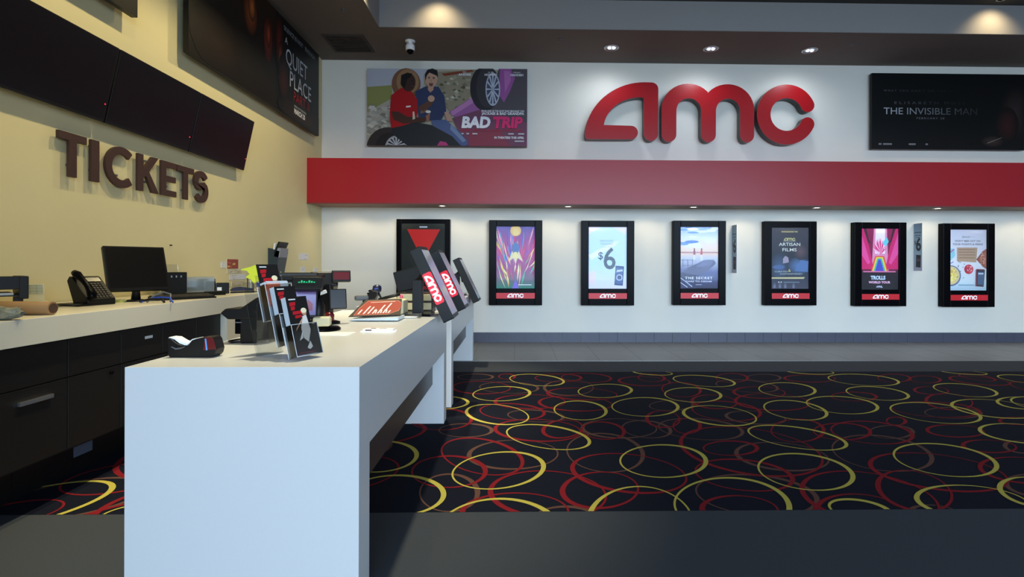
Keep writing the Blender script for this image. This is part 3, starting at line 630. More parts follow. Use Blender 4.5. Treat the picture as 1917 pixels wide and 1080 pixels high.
a.poly(ge(770, 600, 26, 14), (224, 220, 210)); a.poly(g([(745, 640), (790, 610), (780, 690), (755, 700)]), (150, 100, 80)); a.poly(g([(615, 600), (630, 600), (640, 670), (615, 680)]), (206, 198, 180)); a.poly(g([(548, 545), (595, 540), (595, 556), (548, 562)]), (220, 210, 210))
a.poly(g([(860, 935), (890, 890), (950, 900), (975, 935)]), (176, 60, 120))
P2 = lambda x, y: ((x - 150) / 1615 * W2, (935 - y) / 770 * H2)
a.poly(g(ribbon([(765, 262), (790, 258)], 7)), (50, 36, 34)); a.poly(g(ribbon([(812, 260), (838, 264)], 7)), (50, 36, 34)); a.poly(ge(779, 272, 6, 4), (40, 30, 34)); a.poly(ge(824, 274, 6, 4), (40, 30, 34))
a.poly(g([(798, 272), (806, 302), (792, 302)]), (160, 120, 104)); a.poly(g([(775, 318), (820, 318), (815, 342), (800, 350), (782, 342)]), (96, 70, 62)); a.poly(ge(799, 320, 16, 4), (140, 80, 74))
a.poly(ge(608, 305, 5, 4), (20, 16, 18)); a.poly(g(ribbon([(598, 292), (620, 296)], 6)), (24, 16, 16)); a.poly(g([(630, 300), (642, 326), (628, 328)]), (72, 48, 42)); a.poly(ge(616, 350, 14, 5), (96, 60, 52))
wt = (222, 224, 234)
def tx(t, x, y, h, c, al='l', **k):
    p = P2(x, y); a.text(t, p[0], p[1], h / 770 * H2 * 1.37, c, al, **k)
kx = W2 / 1615
for t1, t2, x in (('ERIC', 'ANDRE', 1135), ('LIL REL', 'HOWERY', 1400), ('TIFFANY', 'HADDISH', 1660)):
    tx(t1, x, 212, 14, wt, 'c'); tx(t2, x, 240, 22, wt, 'c', width=130 * kx, bold=.03)
tx('FROM ONE OF THE GUYS THAT BROUGHT YOU', 1735, 597, 18, wt, 'r', width=430 * kx, bold=.03)
tx('JACKASS & BAD GRANDPA', 1735, 625, 25, wt, 'r', width=430 * kx, bold=.04)
tx('BAD', 1105, 752, 108, (232, 234, 246), 'l', bold=.05, shear=.12, width=285 * kx)
tx('TRIP', 1412, 752, 108, (214, 44, 110), 'l', bold=.05, shear=.12, width=300 * kx)
tx('REAL PEOPLE. REAL PRANKS.', 1110, 790, 22, (190, 40, 60), 'l', width=610 * kx)
tx('IN THEATERS THIS APRIL', 1735, 862, 22, wt, 'r', width=300 * kx, bold=.04)
for x0, x1, y in ((1105, 1125, 815), (1155, 1180, 815), (1215, 1265, 815), (1575, 1630, 814), (1675, 1735, 814), (1640, 1735, 886)):
    a.poly(g([(x0, y - 6), (x1, y - 6), (x1, y + 6), (x0, y + 6)]), (196, 198, 210))
banner('movie_banner', 'colourful movie banner with two seated men and car wheels, left of the red sign', 'banner', (Vector((pbl.x, fy, pbl.z)), XA, ZA, Vector((0, -1, 0))), W2, H2, a)
# THE INVISIBLE MAN
pbl, ptr = at(1632, 279, Y=fy), at(1917, 142, Y=fy)
W3, H3 = 2.61, 1.27
a = Art(W3, H3, (9, 10, 12))
a.grad(0, W3, [(0, (15, 14, 18)), (.5, (8, 11, 12)), (H3, (7, 9, 11))])
a.glow(2.45, .62, .26, .45, (52, 38, 40), (9, 10, 12)); a.glow(2.3, .42, .2, .3, (58, 24, 26), (9, 10, 12)); a.glow(2.05, .14, .2, .1, (64, 50, 46), (12, 11, 14))
a.poly([(1.95, .1), (2.2, .2), (2.22, .215), (1.98, .125)], (120, 112, 110))
k3 = W3 / 1560
X3 = lambda x: (x - 372) * k3
Z3 = lambda y: (965 - y) * H3 / 760
a.text("WHAT YOU CAN'T SEE CAN HURT YOU", X3(490), Z3(388), .045, (96, 98, 104), 'l', width=900 * k3, space=1.6, c2=(14, 15, 18))
a.text('ELISABETH MOSS', X3(600), Z3(512), .06, (96, 98, 104), 'l', width=720 * k3, space=1.5, c2=(30, 31, 34))
a.text('THE INVISIBLE MAN', X3(490), Z3(615), .16, (186, 188, 196), 'l', width=950 * k3, c2=(40, 41, 44))
a.text('FEBRUARY 28', X3(825), Z3(662), .045, (120, 120, 126), 'l', width=280 * k3, space=1.3)
for x0, x1 in ((440, 470), (485, 575), (745, 815), (915, 940)):
    a.rect(X3(x0), Z3(922), X3(x1), Z3(905), (120, 120, 128))
banner('movie_banner', 'black movie banner with thin fading capitals, right of the red sign', 'banner', (Vector((pbl.x, fy, pbl.z)), XA, ZA, Vector((0, -1, 0))), W3, H3, a)

# ---------------------------------------------------------------- poster cases on the back wall
CW, CH, CD = .877, 1.40, .115
PW, PH = .633, 1.02
fyc = WY - CD
rs = random.Random(11)
def art_rays():
    a = Art(PW, PH, (60, 50, 130))
    a.grad(0, PW, [(0, (40, 130, 110)), (.3, (150, 60, 130)), (.62, (190, 50, 130)), (PH, (70, 50, 150))])
    pal = [(214, 60, 130), (60, 170, 190), (240, 214, 90), (120, 70, 190), (230, 50, 70), (90, 200, 120), (240, 150, 170), (60, 90, 200), (244, 236, 170)]
    for k in range(90):
        x = rs.uniform(0, PW); dx = (x - PW / 2) * .35 + rs.uniform(-.02, .02); y = rs.uniform(-.05, .75); L = rs.uniform(.12, .42); wd = rs.uniform(.006, .016)
        c = rs.choice(pal)
        if y < .3 and rs.random() < .6: c = rs.choice([(236, 220, 80), (70, 190, 150), (244, 240, 190), (210, 90, 60)])
        a.poly([(x, y), (x + dx + wd, y + L * .6), (x + dx * 1.5, y + L), (x + dx - wd, y + L * .6)], c)
    a.poly(ell(PW / 2, PH - .07, .09, .09), (220, 180, 90)); a.poly(ell(PW / 2, PH - .09, .05, .06), (236, 206, 130))
    a.poly([(.20, .44), (.26, .62), (.315, .70), (.37, .62), (.44, .44), (.35, .50), (.315, .40), (.28, .50)], (226, 210, 176)); a.poly(ell(.315, .66, .06, .10), (70, 110, 170)); a.poly([(.27, .5), (.36, .5), (.34, .6), (.29, .6)], (236, 222, 150))
    a.poly([(.26, 0), (.315, .16), (.37, 0)], (130, 110, 210)); a.rect(.36, .055, .58, .066, (244, 240, 246))
    return a
def art_six():
    a = Art(PW, PH, (206, 226, 240))
    a.grad(0, PW, [(0, (222, 220, 240)), (.4, (196, 226, 242)), (PH, (206, 232, 240))])
    a.poly([(.0, .55), (.3, .72), (.5, .8), (.45, .72), (.05, .48)], (238, 240, 248)); a.poly([(0, .9), (.2, PH), (0, PH)], (240, 226, 244))
    a.poly([(.4, PH), (.6, .9), (.633, .95), (.633, PH)], (240, 230, 248)); a.poly([(0, .25), (.12, .3), (.1, .05), (0, .1)], (232, 214, 240))
    a.text('DISCOUNT', .30, .775, .045, (110, 130, 150)); a.text('TUESDAYS', .30, .725, .045, (110, 130, 150)); a.text('TICKETS FROM', .30, .68, .022, (120, 140, 160))
    a.text('$', .20, .49, .17, (70, 88, 110), bold=.01); a.text('6', .35, .33, .50, (74, 88, 104), bold=.012, width=.2)
    a.poly([(.43, .06), (.57, .05), (.59, .37), (.45, .38)], (54, 76, 124)); a.poly([(.445, .085), (.56, .075), (.575, .345), (.46, .355)], (84, 110, 160))
    a.poly(ell(.513, .185, .052, .052), (186, 200, 222)); a.poly(ell(.513, .185, .036, .036), (60, 84, 130)); a.poly([(.46, .27), (.57, .29), (.57, .32), (.47, .31)], (190, 206, 226))
    return a
def art_dock():
    a = Art(PW, PH, (90, 120, 170))
    a.grad(0, PW, [(0, (42, 40, 74)), (.28, (86, 96, 150)), (.50, (196, 200, 216)), (.58, (236, 206, 190)), (.68, (244, 220, 206)), (.85, (220, 228, 242)), (PH, (150, 180, 228))])
    for k in range(22):
        x, y = rs.uniform(0, PW), rs.uniform(.66, PH); c = rs.choice([(120, 160, 220), (240, 244, 250), (230, 236, 248), (100, 140, 210)])
        a.poly(ell(x, y, rs.uniform(.04, .12), rs.uniform(.012, .03), n=12), c)
    a.rect(0, .585, PW, .60, (200, 150, 140)); a.rect(0, .60, PW, .607, (150, 120, 150))
    a.poly([(.0, .24), (.12, .34), (.40, .47), (.56, .47), (.60, .42), (.40, .24)], (88, 92, 128)); a.poly([(.26, .36), (.40, .47), (.56, .47), (.50, .36)], (112, 118, 156))
    for y in (.47, .38):
        a.poly(g2([(0.02, y), (.26, y)], .007), (74, 78, 112)); a.poly(g2([(.40, y), (.56, y)], .007), (74, 78, 112))
    for x in (.04, .12, .20, .55, .48): a.rect(x, .36, x + .008, .485, (74, 78, 112))
    for x, c in ((.235, (150, 90, 110)), (.355, (190, 80, 90))):
        a.poly(ell(x, .655, .011, .014, n=10), (60, 50, 60)); a.poly([(x - .018, .56), (x + .018, .56), (x + .013, .64), (x - .013, .64)], c); a.poly([(x - .014, .47), (x + .014, .47), (x + .014, .56), (x - .014, .56)], (224, 224, 232))
    a.poly([(0, 0), (.25, .0), (.42, .12), (.30, .22), (0, .26)], (52, 54, 92)); a.poly(g2([(-.01, .18), (.2, .03)], .016), (176, 190, 220)); a.poly(g2([(.0, .10), (.12, .02)], .012), (200, 210, 230))
    a.text('THE SECRET', .31, .155, .055, (226, 232, 244), width=.46, space=1.2, bold=.02); a.text('DARE TO DREAM', .31, .105, .036, (206, 214, 236), width=.43, bold=.02); a.rect(.26, .06, .36, .068, (190, 200, 220))
    return a
def g2(p, w_): return ribbon(p, w_)
def art_artisan():
    a = Art(PW, PH, (54, 52, 62))
    a.grad(0, PW, [(0, (74, 72, 88)), (.2, (50, 56, 76)), (.5, (40, 44, 58)), (PH, (72, 66, 74))])
    a.glow(.14, .36, .16, .24, (76, 100, 134), (46, 50, 66)); a.glow(.47, .38, .2, .16, (104, 138, 190), (46, 52, 70)); a.glow(.5, .62, .12, .14, (112, 84, 92), (50, 48, 60))
    a.poly(ell(.13, .36, .10, .035), (86, 110, 160)); a.poly([(.20, .42), (.30, .44), (.29, .52), (.24, .55), (.20, .5)], (176, 160, 178))
    a.poly([(.4, .3), (.62, .28), (.63, .46), (.5, .48)], (96, 128, 180))
    for x in (.06, .15, .24, .38): a.glow(x, .03, .03, .08, (140, 140, 168), (66, 66, 84))
    go = (226, 214, 140)
    a.text('INTRODUCING THE', .31, .94, .03, go, width=.27, bold=.03); a.logo(.215, .80, .19, go); a.rect(.20, .79, .42, .794, (230, 228, 220))
    a.text('ARTISAN', .31, .715, .075, (240, 238, 230), width=.36, bold=.01); a.text('FILMS', .31, .625, .075, (240, 238, 230), width=.24, bold=.01)
    a.text('CURATED', .17, .275, .034, (206, 214, 206), width=.22); a.text('&', .31, .28, .07, go); a.text('CONTEMPORARY', .34, .235, .034, (206, 214, 206), width=.38)
    a.poly([(.01, .165), (.55, .165), (.57, .195), (.01, .19)], (222, 206, 150)); a.rect(.12, .10, .14, .12, (220, 224, 228)); a.rect(.16, .10, .18, .12, (220, 224, 228)); a.rect(.21, .102, .48, .115, (130, 146, 158))
    return a
def art_curtain():
    a = Art(PW, PH, (28, 14, 24))
    a.grad(0, PW, [(0, (22, 18, 26)), (.28, (30, 14, 26)), (.34, (120, 12, 60)), (PH, (150, 16, 80))])
    a.poly([(.18, .30), (.22, PH), (.44, PH), (.47, .30)], (230, 150, 190)); a.poly([(.24, .6), (.25, PH), (.41, PH), (.41, .6)], (250, 236, 246))
    for s_ in (0, 1):
        f = (lambda x: x) if not s_ else (lambda x: PW - x)
        a.poly([(f(0), .34), (f(0), PH), (f(.04), PH), (f(.14), .72), (f(.22), .34)], (214, 24, 110)); a.poly([(f(0), .6), (f(0), .95), (f(.05), .8), (f(.16), .45), (f(.12), .42)], (236, 80, 160)); a.poly([(f(.05), PH), (f(.09), PH), (f(.13), .84), (f(.18), .76), (f(.12), .8)], (60, 20, 40))
    a.rect(.04, .29, .59, .31, (226, 120, 170))
    for k in range(15):
        t = math.radians(20 + k * 10); a.poly(ribbon([(.315, .60), (.315 + .12 * math.cos(t), .60 + .26 * math.sin(t))], [.05, .004]), [(220, 24, 110), (240, 90, 160), (250, 200, 225)][k % 3])
    a.poly([(.36, .78), (.44, .88), (.47, .8), (.42, .72)], (110, 210, 224))
    for k, c in enumerate([(230, 60, 60), (240, 170, 60), (240, 226, 110), (110, 200, 110), (70, 160, 220), (80, 80, 190)]):
        x0 = .235 - k * 0; d = .012 * k
        a.poly([(.24 + d, .56 - d), (.39 - d, .56 - d), (.46 - d * 1.2, .31), (.17 + d * 1.2, .31)], c)
    a.text('TROLLS', .29, .17, .085, (206, 226, 250), width=.25, bold=.05); a.text('WORLD TOUR', .315, .105, .05, (240, 190, 220), width=.37, bold=.05); a.text('APRIL', .315, .035, .04, (206, 214, 240), width=.11, bold=.05)
    return a
def art_food():
    a = Art(PW, PH, (226, 228, 240))
    a.grad(0, PW, [(0, (176, 206, 224)), (.15, (214, 230, 238)), (.5, (234, 236, 244)), (PH, (214, 214, 232))])
    a.text('Special', .28, .885, .05, (90, 90, 100), shear=.3); a.rect(.36, .895, .44, .898, (120, 120, 130))
    a.text("DON'T MISS OUT ON", .315, .815, .042, (84, 86, 100), width=.43, bold=.02); a.text('YOUR POINTS & PERKS', .315, .76, .042, (84, 86, 100), width=.52, bold=.02)
    a.poly([(.13, .49), (.46, .47), (.48, .72), (.13, .72)], (190, 158, 130))
    for y in (.69, .645, .60, .55): a.rect(.16, y - .008, .44, y + .002, (140, 104, 84))
    a.poly([(0, .48), (.1, .58), (.09, .7), (0, .7)], (150, 214, 230)); a.poly(g2([(.02, .64), (.08, .69)], .02), (190, 110, 170)); a.poly(g2([(0, .44), (.07, .48)], .012), (90, 100, 190))
    a.poly([(.46, .52), (.57, .66), (PW, .70), (PW, .36), (.57, .40)], (150, 70, 56)); a.poly([(.49, .52), (.58, .62), (PW, .66), (PW, .40), (.58, .43)], (176, 96, 74))
    for k in range(16): a.poly(ell(rs.uniform(.53, .62), rs.uniform(.43, .63), .012, .012, n=8), rs.choice([(220, 150, 120), (120, 40, 36), (230, 190, 160)]))
    a.poly(ell(.33, .355, .085, .085), (222, 226, 236)); a.poly(ell(.33, .355, .078, .08), (206, 40, 64))
    for k in range(22): a.poly(ell(.33 + rs.uniform(-.05, .05), .355 + rs.uniform(-.05, .05), .012, .012, n=8), rs.choice([(240, 130, 150), (180, 20, 44), (250, 190, 200)]))
    a.poly(ell(.02, .245, .175, .175), (90, 110, 150)); a.poly(ell(.02, .25, .155, .155), (226, 206, 160))
    for k in range(50):
        r_, t = rs.uniform(0, .13), rs.uniform(-PI / 2, PI / 2); a.poly(ell(.02 + r_ * math.cos(t), .25 + r_ * math.sin(t), .017, .017, n=8), rs.choice([(240, 222, 90), (246, 236, 150), (214, 180, 80)]))
    a.poly([(.44, .07), (.575, .06), (.60, .34), (.595, .355), (.46, .36), (.445, .345)], (150, 40, 66)); a.poly([(.455, .07), (.58, .065), (.60, .34), (.46, .35)], (24, 34, 62)); a.poly([(.475, .10), (.57, .10), (.585, .31), (.48, .315)], (62, 92, 130)); a.rect(.485, .27, .575, .295, (200, 220, 236))
    for k in range(12): a.poly(ell(rs.uniform(.12, .3), rs.uniform(.14, .5), .008, .008, n=8), (60, 70, 100))
    a.rect(.15, .08, .42, .1, (130, 170, 190))
    return a
def art_triangle():
    a = Art(PW + .06, PH + .06, (40, 42, 34))
    w_ = PW + .06; T = PH + .06
    a.poly([(.08, T - .075), (.62, T - .075), (.34, T - .60)], (240, 40, 34)); a.poly([(.34, T - .60), (.02, T - 1.06), (.66, T - 1.06)], (190, 30, 34)); a.rect(.28, T - .05, .41, T - .025, (220, 220, 220))
    return a
cases = [(742, 409, 1, 'black framed poster with a big red triangle, half hidden behind the tilted displays', art_triangle, 'printed_gloss', 0),
         (915.5, 411, 0, 'backlit poster case full of rainbow rays, second case from the corner', art_rays, 'backlit_print', 1),
         (1087, 412, 0, 'backlit poster case showing a large grey $6 and a phone', art_six, 'backlit_print', 1),
         (1257, 412, 0, 'poster case with two people standing on a dock under a pale sky', art_dock, 'backlit_print', 1),
         (1425.5, 413, 0, 'dark blue-grey poster case with gold and white lettering, between dock and pink curtain posters', art_artisan, 'dim_backlit_print', 1),
         (1592, 415, 0, 'poster case with pink curtains and a rainbow shape', art_curtain, 'backlit_print', 1),
         (1756, 417, 0, 'poster case with popcorn, red bowl and a phone, last one on the right', art_food, 'backlit_print', 1)]
for px, py, flat, label, fn, pm, badge in cases:
    x0 = at(px, py, Y=WY).x if px > 1000 else at(px, py, Y=fyc).x
    zt = at(px + 30, py + 1.0, Y=fyc).z
    z0 = zt - CH
    e = empty('poster_case', (x0 + CW / 2, WY, z0), label, 'poster case', 'poster cases on the lower back wall')
    m = MB()
    m.box(-CW / 2, CW / 2, -CD + .03, 0, 0, CH)
    mx = (CW - PW) / 2
    if flat: mx = .085
    # frame ring
    yb, yf = -CD, -CD + .03
    m.box(-CW / 2, -CW / 2 + mx, yb, yf, 0, CH).box(CW / 2 - mx, CW / 2, yb, yf, 0, CH)
    m.box(-CW / 2 + mx, CW / 2 - mx, yb, yf, CH - (.07 if flat else .103), CH).box(-CW / 2 + mx, CW / 2 - mx, yb, yf, 0, (.07 if flat else CH - .103 - PH))
    m.build('frame', BLACKG, e, bevel=.006)
    art = fn()
    org = (x0 + CW / 2, WY, z0)
    if flat:
        art.w, art.h = art.w, art.h
        fr = FR((x0 + (CW - art.w) / 2, WY - CD + .0285, z0 + (CH - art.h) - .09), (1, 0, 0), (0, 0, 1))
        MB().box(-CW / 2 + mx, CW / 2 - mx, yf - .002, yf, .07, CH - .07).build('backing_board', mat('board_olive', (38, 40, 32), .5), e)
        fr = (fr[0] + Vector((0, -.003, 0)), fr[1], fr[2], fr[3])
    else:
        fr = FR((x0 + mx, WY - CD + .029, z0 + CH - .103 - PH), (1, 0, 0), (0, 0, 1))
    art.build('poster_print', fr, MATS[pm], e, org, eps=.0001)
    if badge:
        bz = z0 + CH - 1.289
        b = MB().box(-PW / 2, PW / 2, -CD - .002, -CD, CH - 1.289, CH - 1.196).build('badge', BADGER, e)
        lg = MB(); lw = .27
        f2 = (Vector((-lw / 2, -CD - .002, CH - 1.289 + .012)), XA, ZA, Vector((0, -1, 0)))
        for P in AMC: lg.prism([(p[0] * lw, p[1] * lw) for p in P], f2, 0, .0012)
        lg.build('logo', GLOWW if False else mat('badge_white', (240, 240, 246), .4, emit=.35), b)
    MB().box(-CW / 2 + mx - .0, CW / 2 - mx, -CD + .012, -CD + .015, (.07 if flat else CH - .103 - PH), CH - (.07 if flat else .103)).build('glass', GLASS, e)

# narrow $6 flags sticking out of the wall beside two of the cases
for (pa, pb, yt, yb_, wh) in ((1361, 1370.5, 421, 511, 'beside the dock poster'), (1696, 1710.5, 418, 507, 'beside the pink curtain poster')):
    xw = at(pb, 460, Y=WY).x
    zt, zb = at(pa, yt, Y=WY - .1).z, at(pa, yb_, Y=WY - .1).z
    xx = at(pa, 460, Y=WY - .19).x
    fw, fh = .18, zt - zb
    xx = xw
    a = Art(fw, fh, (150, 176, 200)); a.grad(0, fw, [(0, (176, 178, 206)), (.3, (150, 176, 200)), (fh, (120, 150, 178))])
    a.rect(.02, fh * .80, fw - .02, fh * .82, (60, 80, 110)); a.rect(.03, fh * .74, fw - .03, fh * .755, (60, 80, 110)); a.rect(.05, fh * .70, fw - .05, fh * .71, (60, 80, 110))
    a.text('$', .035, fh * .56, .09, (34, 40, 56)); a.text('6', .105, fh * .43, .30, (28, 32, 46), bold=.03, width=.11)
    a.poly([(.05, fh * .08), (.15, fh * .07), (.155, fh * .33), (.055, fh * .34)], (28, 32, 46)); a.rect(.07, fh * .2, .14, fh * .26, (90, 60, 80))
    base = Vector((xx, WY, zb))
    e = empty('price_flag', base, 'narrow pale blue $6 flag sign jutting from the wall ' + wh, 'sign', 'price flags on the back wall')
    MB().box(0, .006, -fw, 0, 0, fh).build('panel', WHITE, e)
    # read from the left: right-hand edge against the wall side away from the reader
    fr = (Vector((xx - .0005, WY, zb)), Vector((0, -1, 0)), ZA, Vector((-1, 0, 0)))
    fr = (Vector((xx - .0005, WY, zb)), Vector((0, -1, 0)), ZA, Vector((-1, 0, 0)))
    art_fr = fr
    a.build('print', art_fr, INK, e, base, eps=.0001)

# ---------------------------------------------------------------- front ticket counters
TZ = .9126
def front_counter(y0, y1, label):
    e = empty('ticket_counter', (-1.02, y0, 0), label, 'counter', 'white ticket counters in a row')
    xl, xr = -1.459, -.59
    L = y1 - y0; ox = -1.02
    m = MB()
    # slab with a deep customer-side apron, one outline extruded along the counter
    prof = [(xl, TZ), (xl, TZ - .12), (xl + .03, TZ - .12), (xl + .03, TZ - .05), (xr - .03, TZ - .05), (xr - .03, .582), (xr, .582), (xr, TZ)]
    fr = (Vector((-ox, .0, 0)), XA, ZA, Vector((0, 1, 0)))
    m.prism([(x, z) for x, z in prof[::-1]], fr, .0, L)
    m.build('worktop', LAMW, e, bevel=.0015)
    MB().box(xl - ox + .0005, xr - ox - .0005, -.0006, .138, 0, TZ - .0004).build('end_panel', LAMW, e)
    MB().box(xl - ox + .0005, xr - ox - .0005, L - .138, L - .0005, 0, TZ - .0005).build('end_panel', LAMW, e)
    MB().box(-.703 - ox, -.683 - ox, .138, L - .138, .32, TZ - .05).build('modesty_panel', PANELD, e)
    return e
front_counter(1.94, 4.333, 'near white ticket counter with the leaflet rack and tape dispenser on it')
front_counter(4.67, 7.068, 'far white ticket counter standing closest to the back wall')

# ---------------------------------------------------------------- back counter against the yellow wall
BZ, XF = 1.0245, -2.4
e = empty('back_counter', (-2.8, 3, 0), 'long white worktop on the back counter against the yellow wall', 'counter')
MB().prism([(x + 2.8, z) for x, z in [(XF, .894), (XF, BZ), (WX + .013, BZ), (WX + .013, BZ - .04), (XF - .05, BZ - .04), (XF - .05, .894)]][::-1], (Vector((0, 0, 0)), XA, ZA, Vector((0, 1, 0))), -1.64, 2.77).build('worktop', LAMW2, e, bevel=.0015)
MB().box(-.40, XF + 2.8 - .0005, 1.30, 2.7695, 0, BZ - .041).build('end_panel', LAMW2, e)
for k, (lab, y0, y1) in enumerate([('lower black cabinet cut by the left frame edge', 2.102, 2.476), ('black cabinet with the long silver pull', 2.476, 2.85), ('black cabinet right of the one with the silver pull', 2.85, 3.224), ('black cabinet with the small white label strip on its drawer', 3.224, 3.598), ('black cabinet behind the tape dispenser', 3.598, 3.97), ('narrow black cabinet against the end panel of the back counter', 3.97, 4.296)]):
    h = (y1 - y0) / 2 - .001
    e = empty('base_cabinet', (-2.45, (y0 + y1) / 2, 0), lab, 'cabinet', 'black base cabinets under the back counter')
    MB().box(-.74, -.02, -h, h, .27, .888).build('body', CABB, e)
    d = MB().box(-.02, 0, -h + .002, h - .002, .284, .672).build('door', CABB, e, bevel=.002)
    dr = MB().box(-.02, 0, -h + .002, h - .002, .678, .884).build('drawer', CABB, e, bevel=.002)
    if k == 1:
        MB().box(0, .018, -.10, .085, .592, .614).build('handle', METAL, d, bevel=.002)
    else:
        lk = MB()
        lk.tube([(0, .11, .64), (.012, .11, .64)], .010, 12)
        lk.build('lock', BLACKG, d)
    if k == 3:
        MB().box(0, .0015, .02, .09, .80, .818).build('label_strip', PAPER, dr)
    MB().box(-.70, -.30, -h, h, 0, .268).build('plinth', BLACK, e)
    if k in (0, 3): MB().box(-.3, -.298, -.17, -.03, .09, .18).build('label_plate', mat('bluish_label', (84, 92, 110), .6), e)

# ---------------------------------------------------------------- helpers for things on the counters
def TM(x=0, y=0, z=0, yaw=0, lean=0, roll=0):
    return Matrix.Translation((x, y, z)) @ Matrix.Rotation(math.radians(yaw), 4, 'Z') @ Matrix.Rotation(math.radians(lean), 4, 'X') @ Matrix.Rotation(math.radians(roll), 4, 'Y')
def frT(T):
    """frame of a leaning box: x to its right, z up, facing -y"""
    R = T.to_3x3()
    return (T.translation.copy(), R @ Vector((1, 0, 0)), R @ Vector((0, 0, 1)), R @ Vector((0, -1, 0)))
def boxT(T, x0, x1, y0, y1, z0, z1, name, m, parent, bevel=.003):
    return MB().box(x0, x1, y0, y1, z0, z1, T=T).build(name, m, parent, bevel=bevel)

# ---------------------------------------------------------------- tilted customer displays, edge on
def display(label, Y, dz, badge, base_y):
    tx, tz, bx, bz = -.746, 1.415 + dz, -.493, .887 + dz
    L = math.hypot(bx - tx, tz - bz)
    V = Vector((tx - bx, 0, tz - bz)).normalized(); U = Vector((0, 1, 0)); N = U.cross(V)
    base = Vector((-.745, base_y, TZ))
    e = empty('customer_display', base, label, 'display', 'tilted customer displays along the counter')
    O = Vector((bx, Y, bz)) - base
    fr = (O, U, V, N)
    W = .31
    MB().prism(rrect(0, 0, W, L, .008), fr, -.042, .042).build('housing', BLACK, e, bevel=.003)
    MB().prism([(.012, .03), (W - .012, .03), (W - .012, L - .03), (.012, L - .03)], fr, .042, .044).build('screen', mat('display_screen_reflection', (170, 170, 190), .1), e)  # pale grey stands in for light reflected off the screen
    if badge:
        # the near edge carries a red badge, its letters reading down the edge
        side = (fr[0] + V * (L * .66), -V, N, Vector((0, -1, 0)))
        m = MB().prism(rrect(0, -.034, L * .42, .034, .014), side, 0, .003).build('badge', GLOWR, e)
        lg = MB(); lw = L * .36
        s2 = (side[0] + side[1] * .018 - side[2] * .028, side[1], side[2], side[3])
        for P in AMC: lg.prism([(p[0] * lw, p[1] * lw * 1.0) for p in P], s2, .003, .0045)
        lg.build('logo', GLOWW, m)
    # stand
    st = MB().box(-.04, .035, -.03, .03, .018, .27)
    st.build('pole', BLACK, e, bevel=.004)
    MB().box(-.11, .11, -.11, .11, 0, .018).build('base', BLACKG, e, bevel=.006)
    c = fr[0] + U * (W / 2) + V * L * .5 - N * .03
    MB().tube([(0, 0, .25), (c.x * .5, c.y * .6, .33), (c.x, c.y, c.z)], [.03, .035, .045], 10).build('arm', BLACK, e)
display('nearest tilted black customer display with a bright red badge on its edge', 3.75, 0, True, 3.90)
display('middle tilted black customer display with a red badge on its edge', 4.62, .0, True, 4.84)
display('farthest tilted black customer display with a plain dark edge', 6.28, -.05, False, 6.42)

# ---------------------------------------------------------------- leaflet rack
org = Vector((-.880, 2.125, TZ))
n = Vector((.88, -.475, 0)); U = Vector((.475, .88, 0)); V = (Vector((0, 0, 1)) - n * .30).normalized(); Nn = U.cross(V)
e = empty('leaflet_rack', org, 'clear acrylic three-tier leaflet rack on the near end of the ticket counter', 'leaflet rack')
RWd = .125
m = MB()
tiers = [(0, .004, .13), (.07, .045, .13), (.155, .145, .15)]
for d, z, h in tiers:
    fr = (-U * RWd / 2 - n * d + Vector((0, 0, z)), U, V, Nn)
    m.prism([(0, 0), (RWd, 0), (RWd, h), (0, h)], fr, .050, .0525)
    m.prism([(0, 0), (RWd, 0), (RWd, h + .05), (0, h + .05)], fr, -.0025, 0)
    m.prism([(0, 0), (.0025, 0), (.0025, h), (0, h)], fr, 0, .050)
    m.prism([(RWd - .0025, 0), (RWd, 0), (RWd, h), (RWd - .0025, h)], fr, 0, .050)
    m.prism([(0, 0), (RWd, 0), (RWd, .0025), (0, .0025)], fr, 0, .050)
m.build('pockets', ACRYL, e)
rm = MB()
for d, z, h in tiers:
    O_ = -U * RWd / 2 - n * d + Vector((0, 0, z))
    P_ = lambda x, y, q_: O_ + U * x + V * y + Nn * q_
    rm.tube([P_(0, 0, .051), P_(0, h, .051)], .0013, 6).tube([P_(0, h, .051), P_(RWd, h, .051)], .0013, 6).tube([P_(RWd, h, .051), P_(RWd, 0, .051)], .0016, 6).tube([P_(RWd, h, .051), P_(RWd, h, 0)], .0013, 6)
    rm.tube([P_(0, 0, 0), P_(0, h, 0)], .0013, 6).tube([P_(0, 0, .051), P_(RWd, 0, .051)], .0016, 6)
rm.build('pocket_edges', mat('acrylic_edge', (214, 222, 230), .2), e)
fr = (-U * RWd / 2 - n * .20, U, V, Nn)
MB().prism([(0, 0), (RWd, 0), (RWd, .32), (0, .32)], fr, -.0025, 0).prism([(0, 0), (RWd, 0), (RWd, .003), (0, .003)], (fr[0], U, n, Vector((0, 0, 1))), 0, .22).build('back_panel', ACRYL, e)
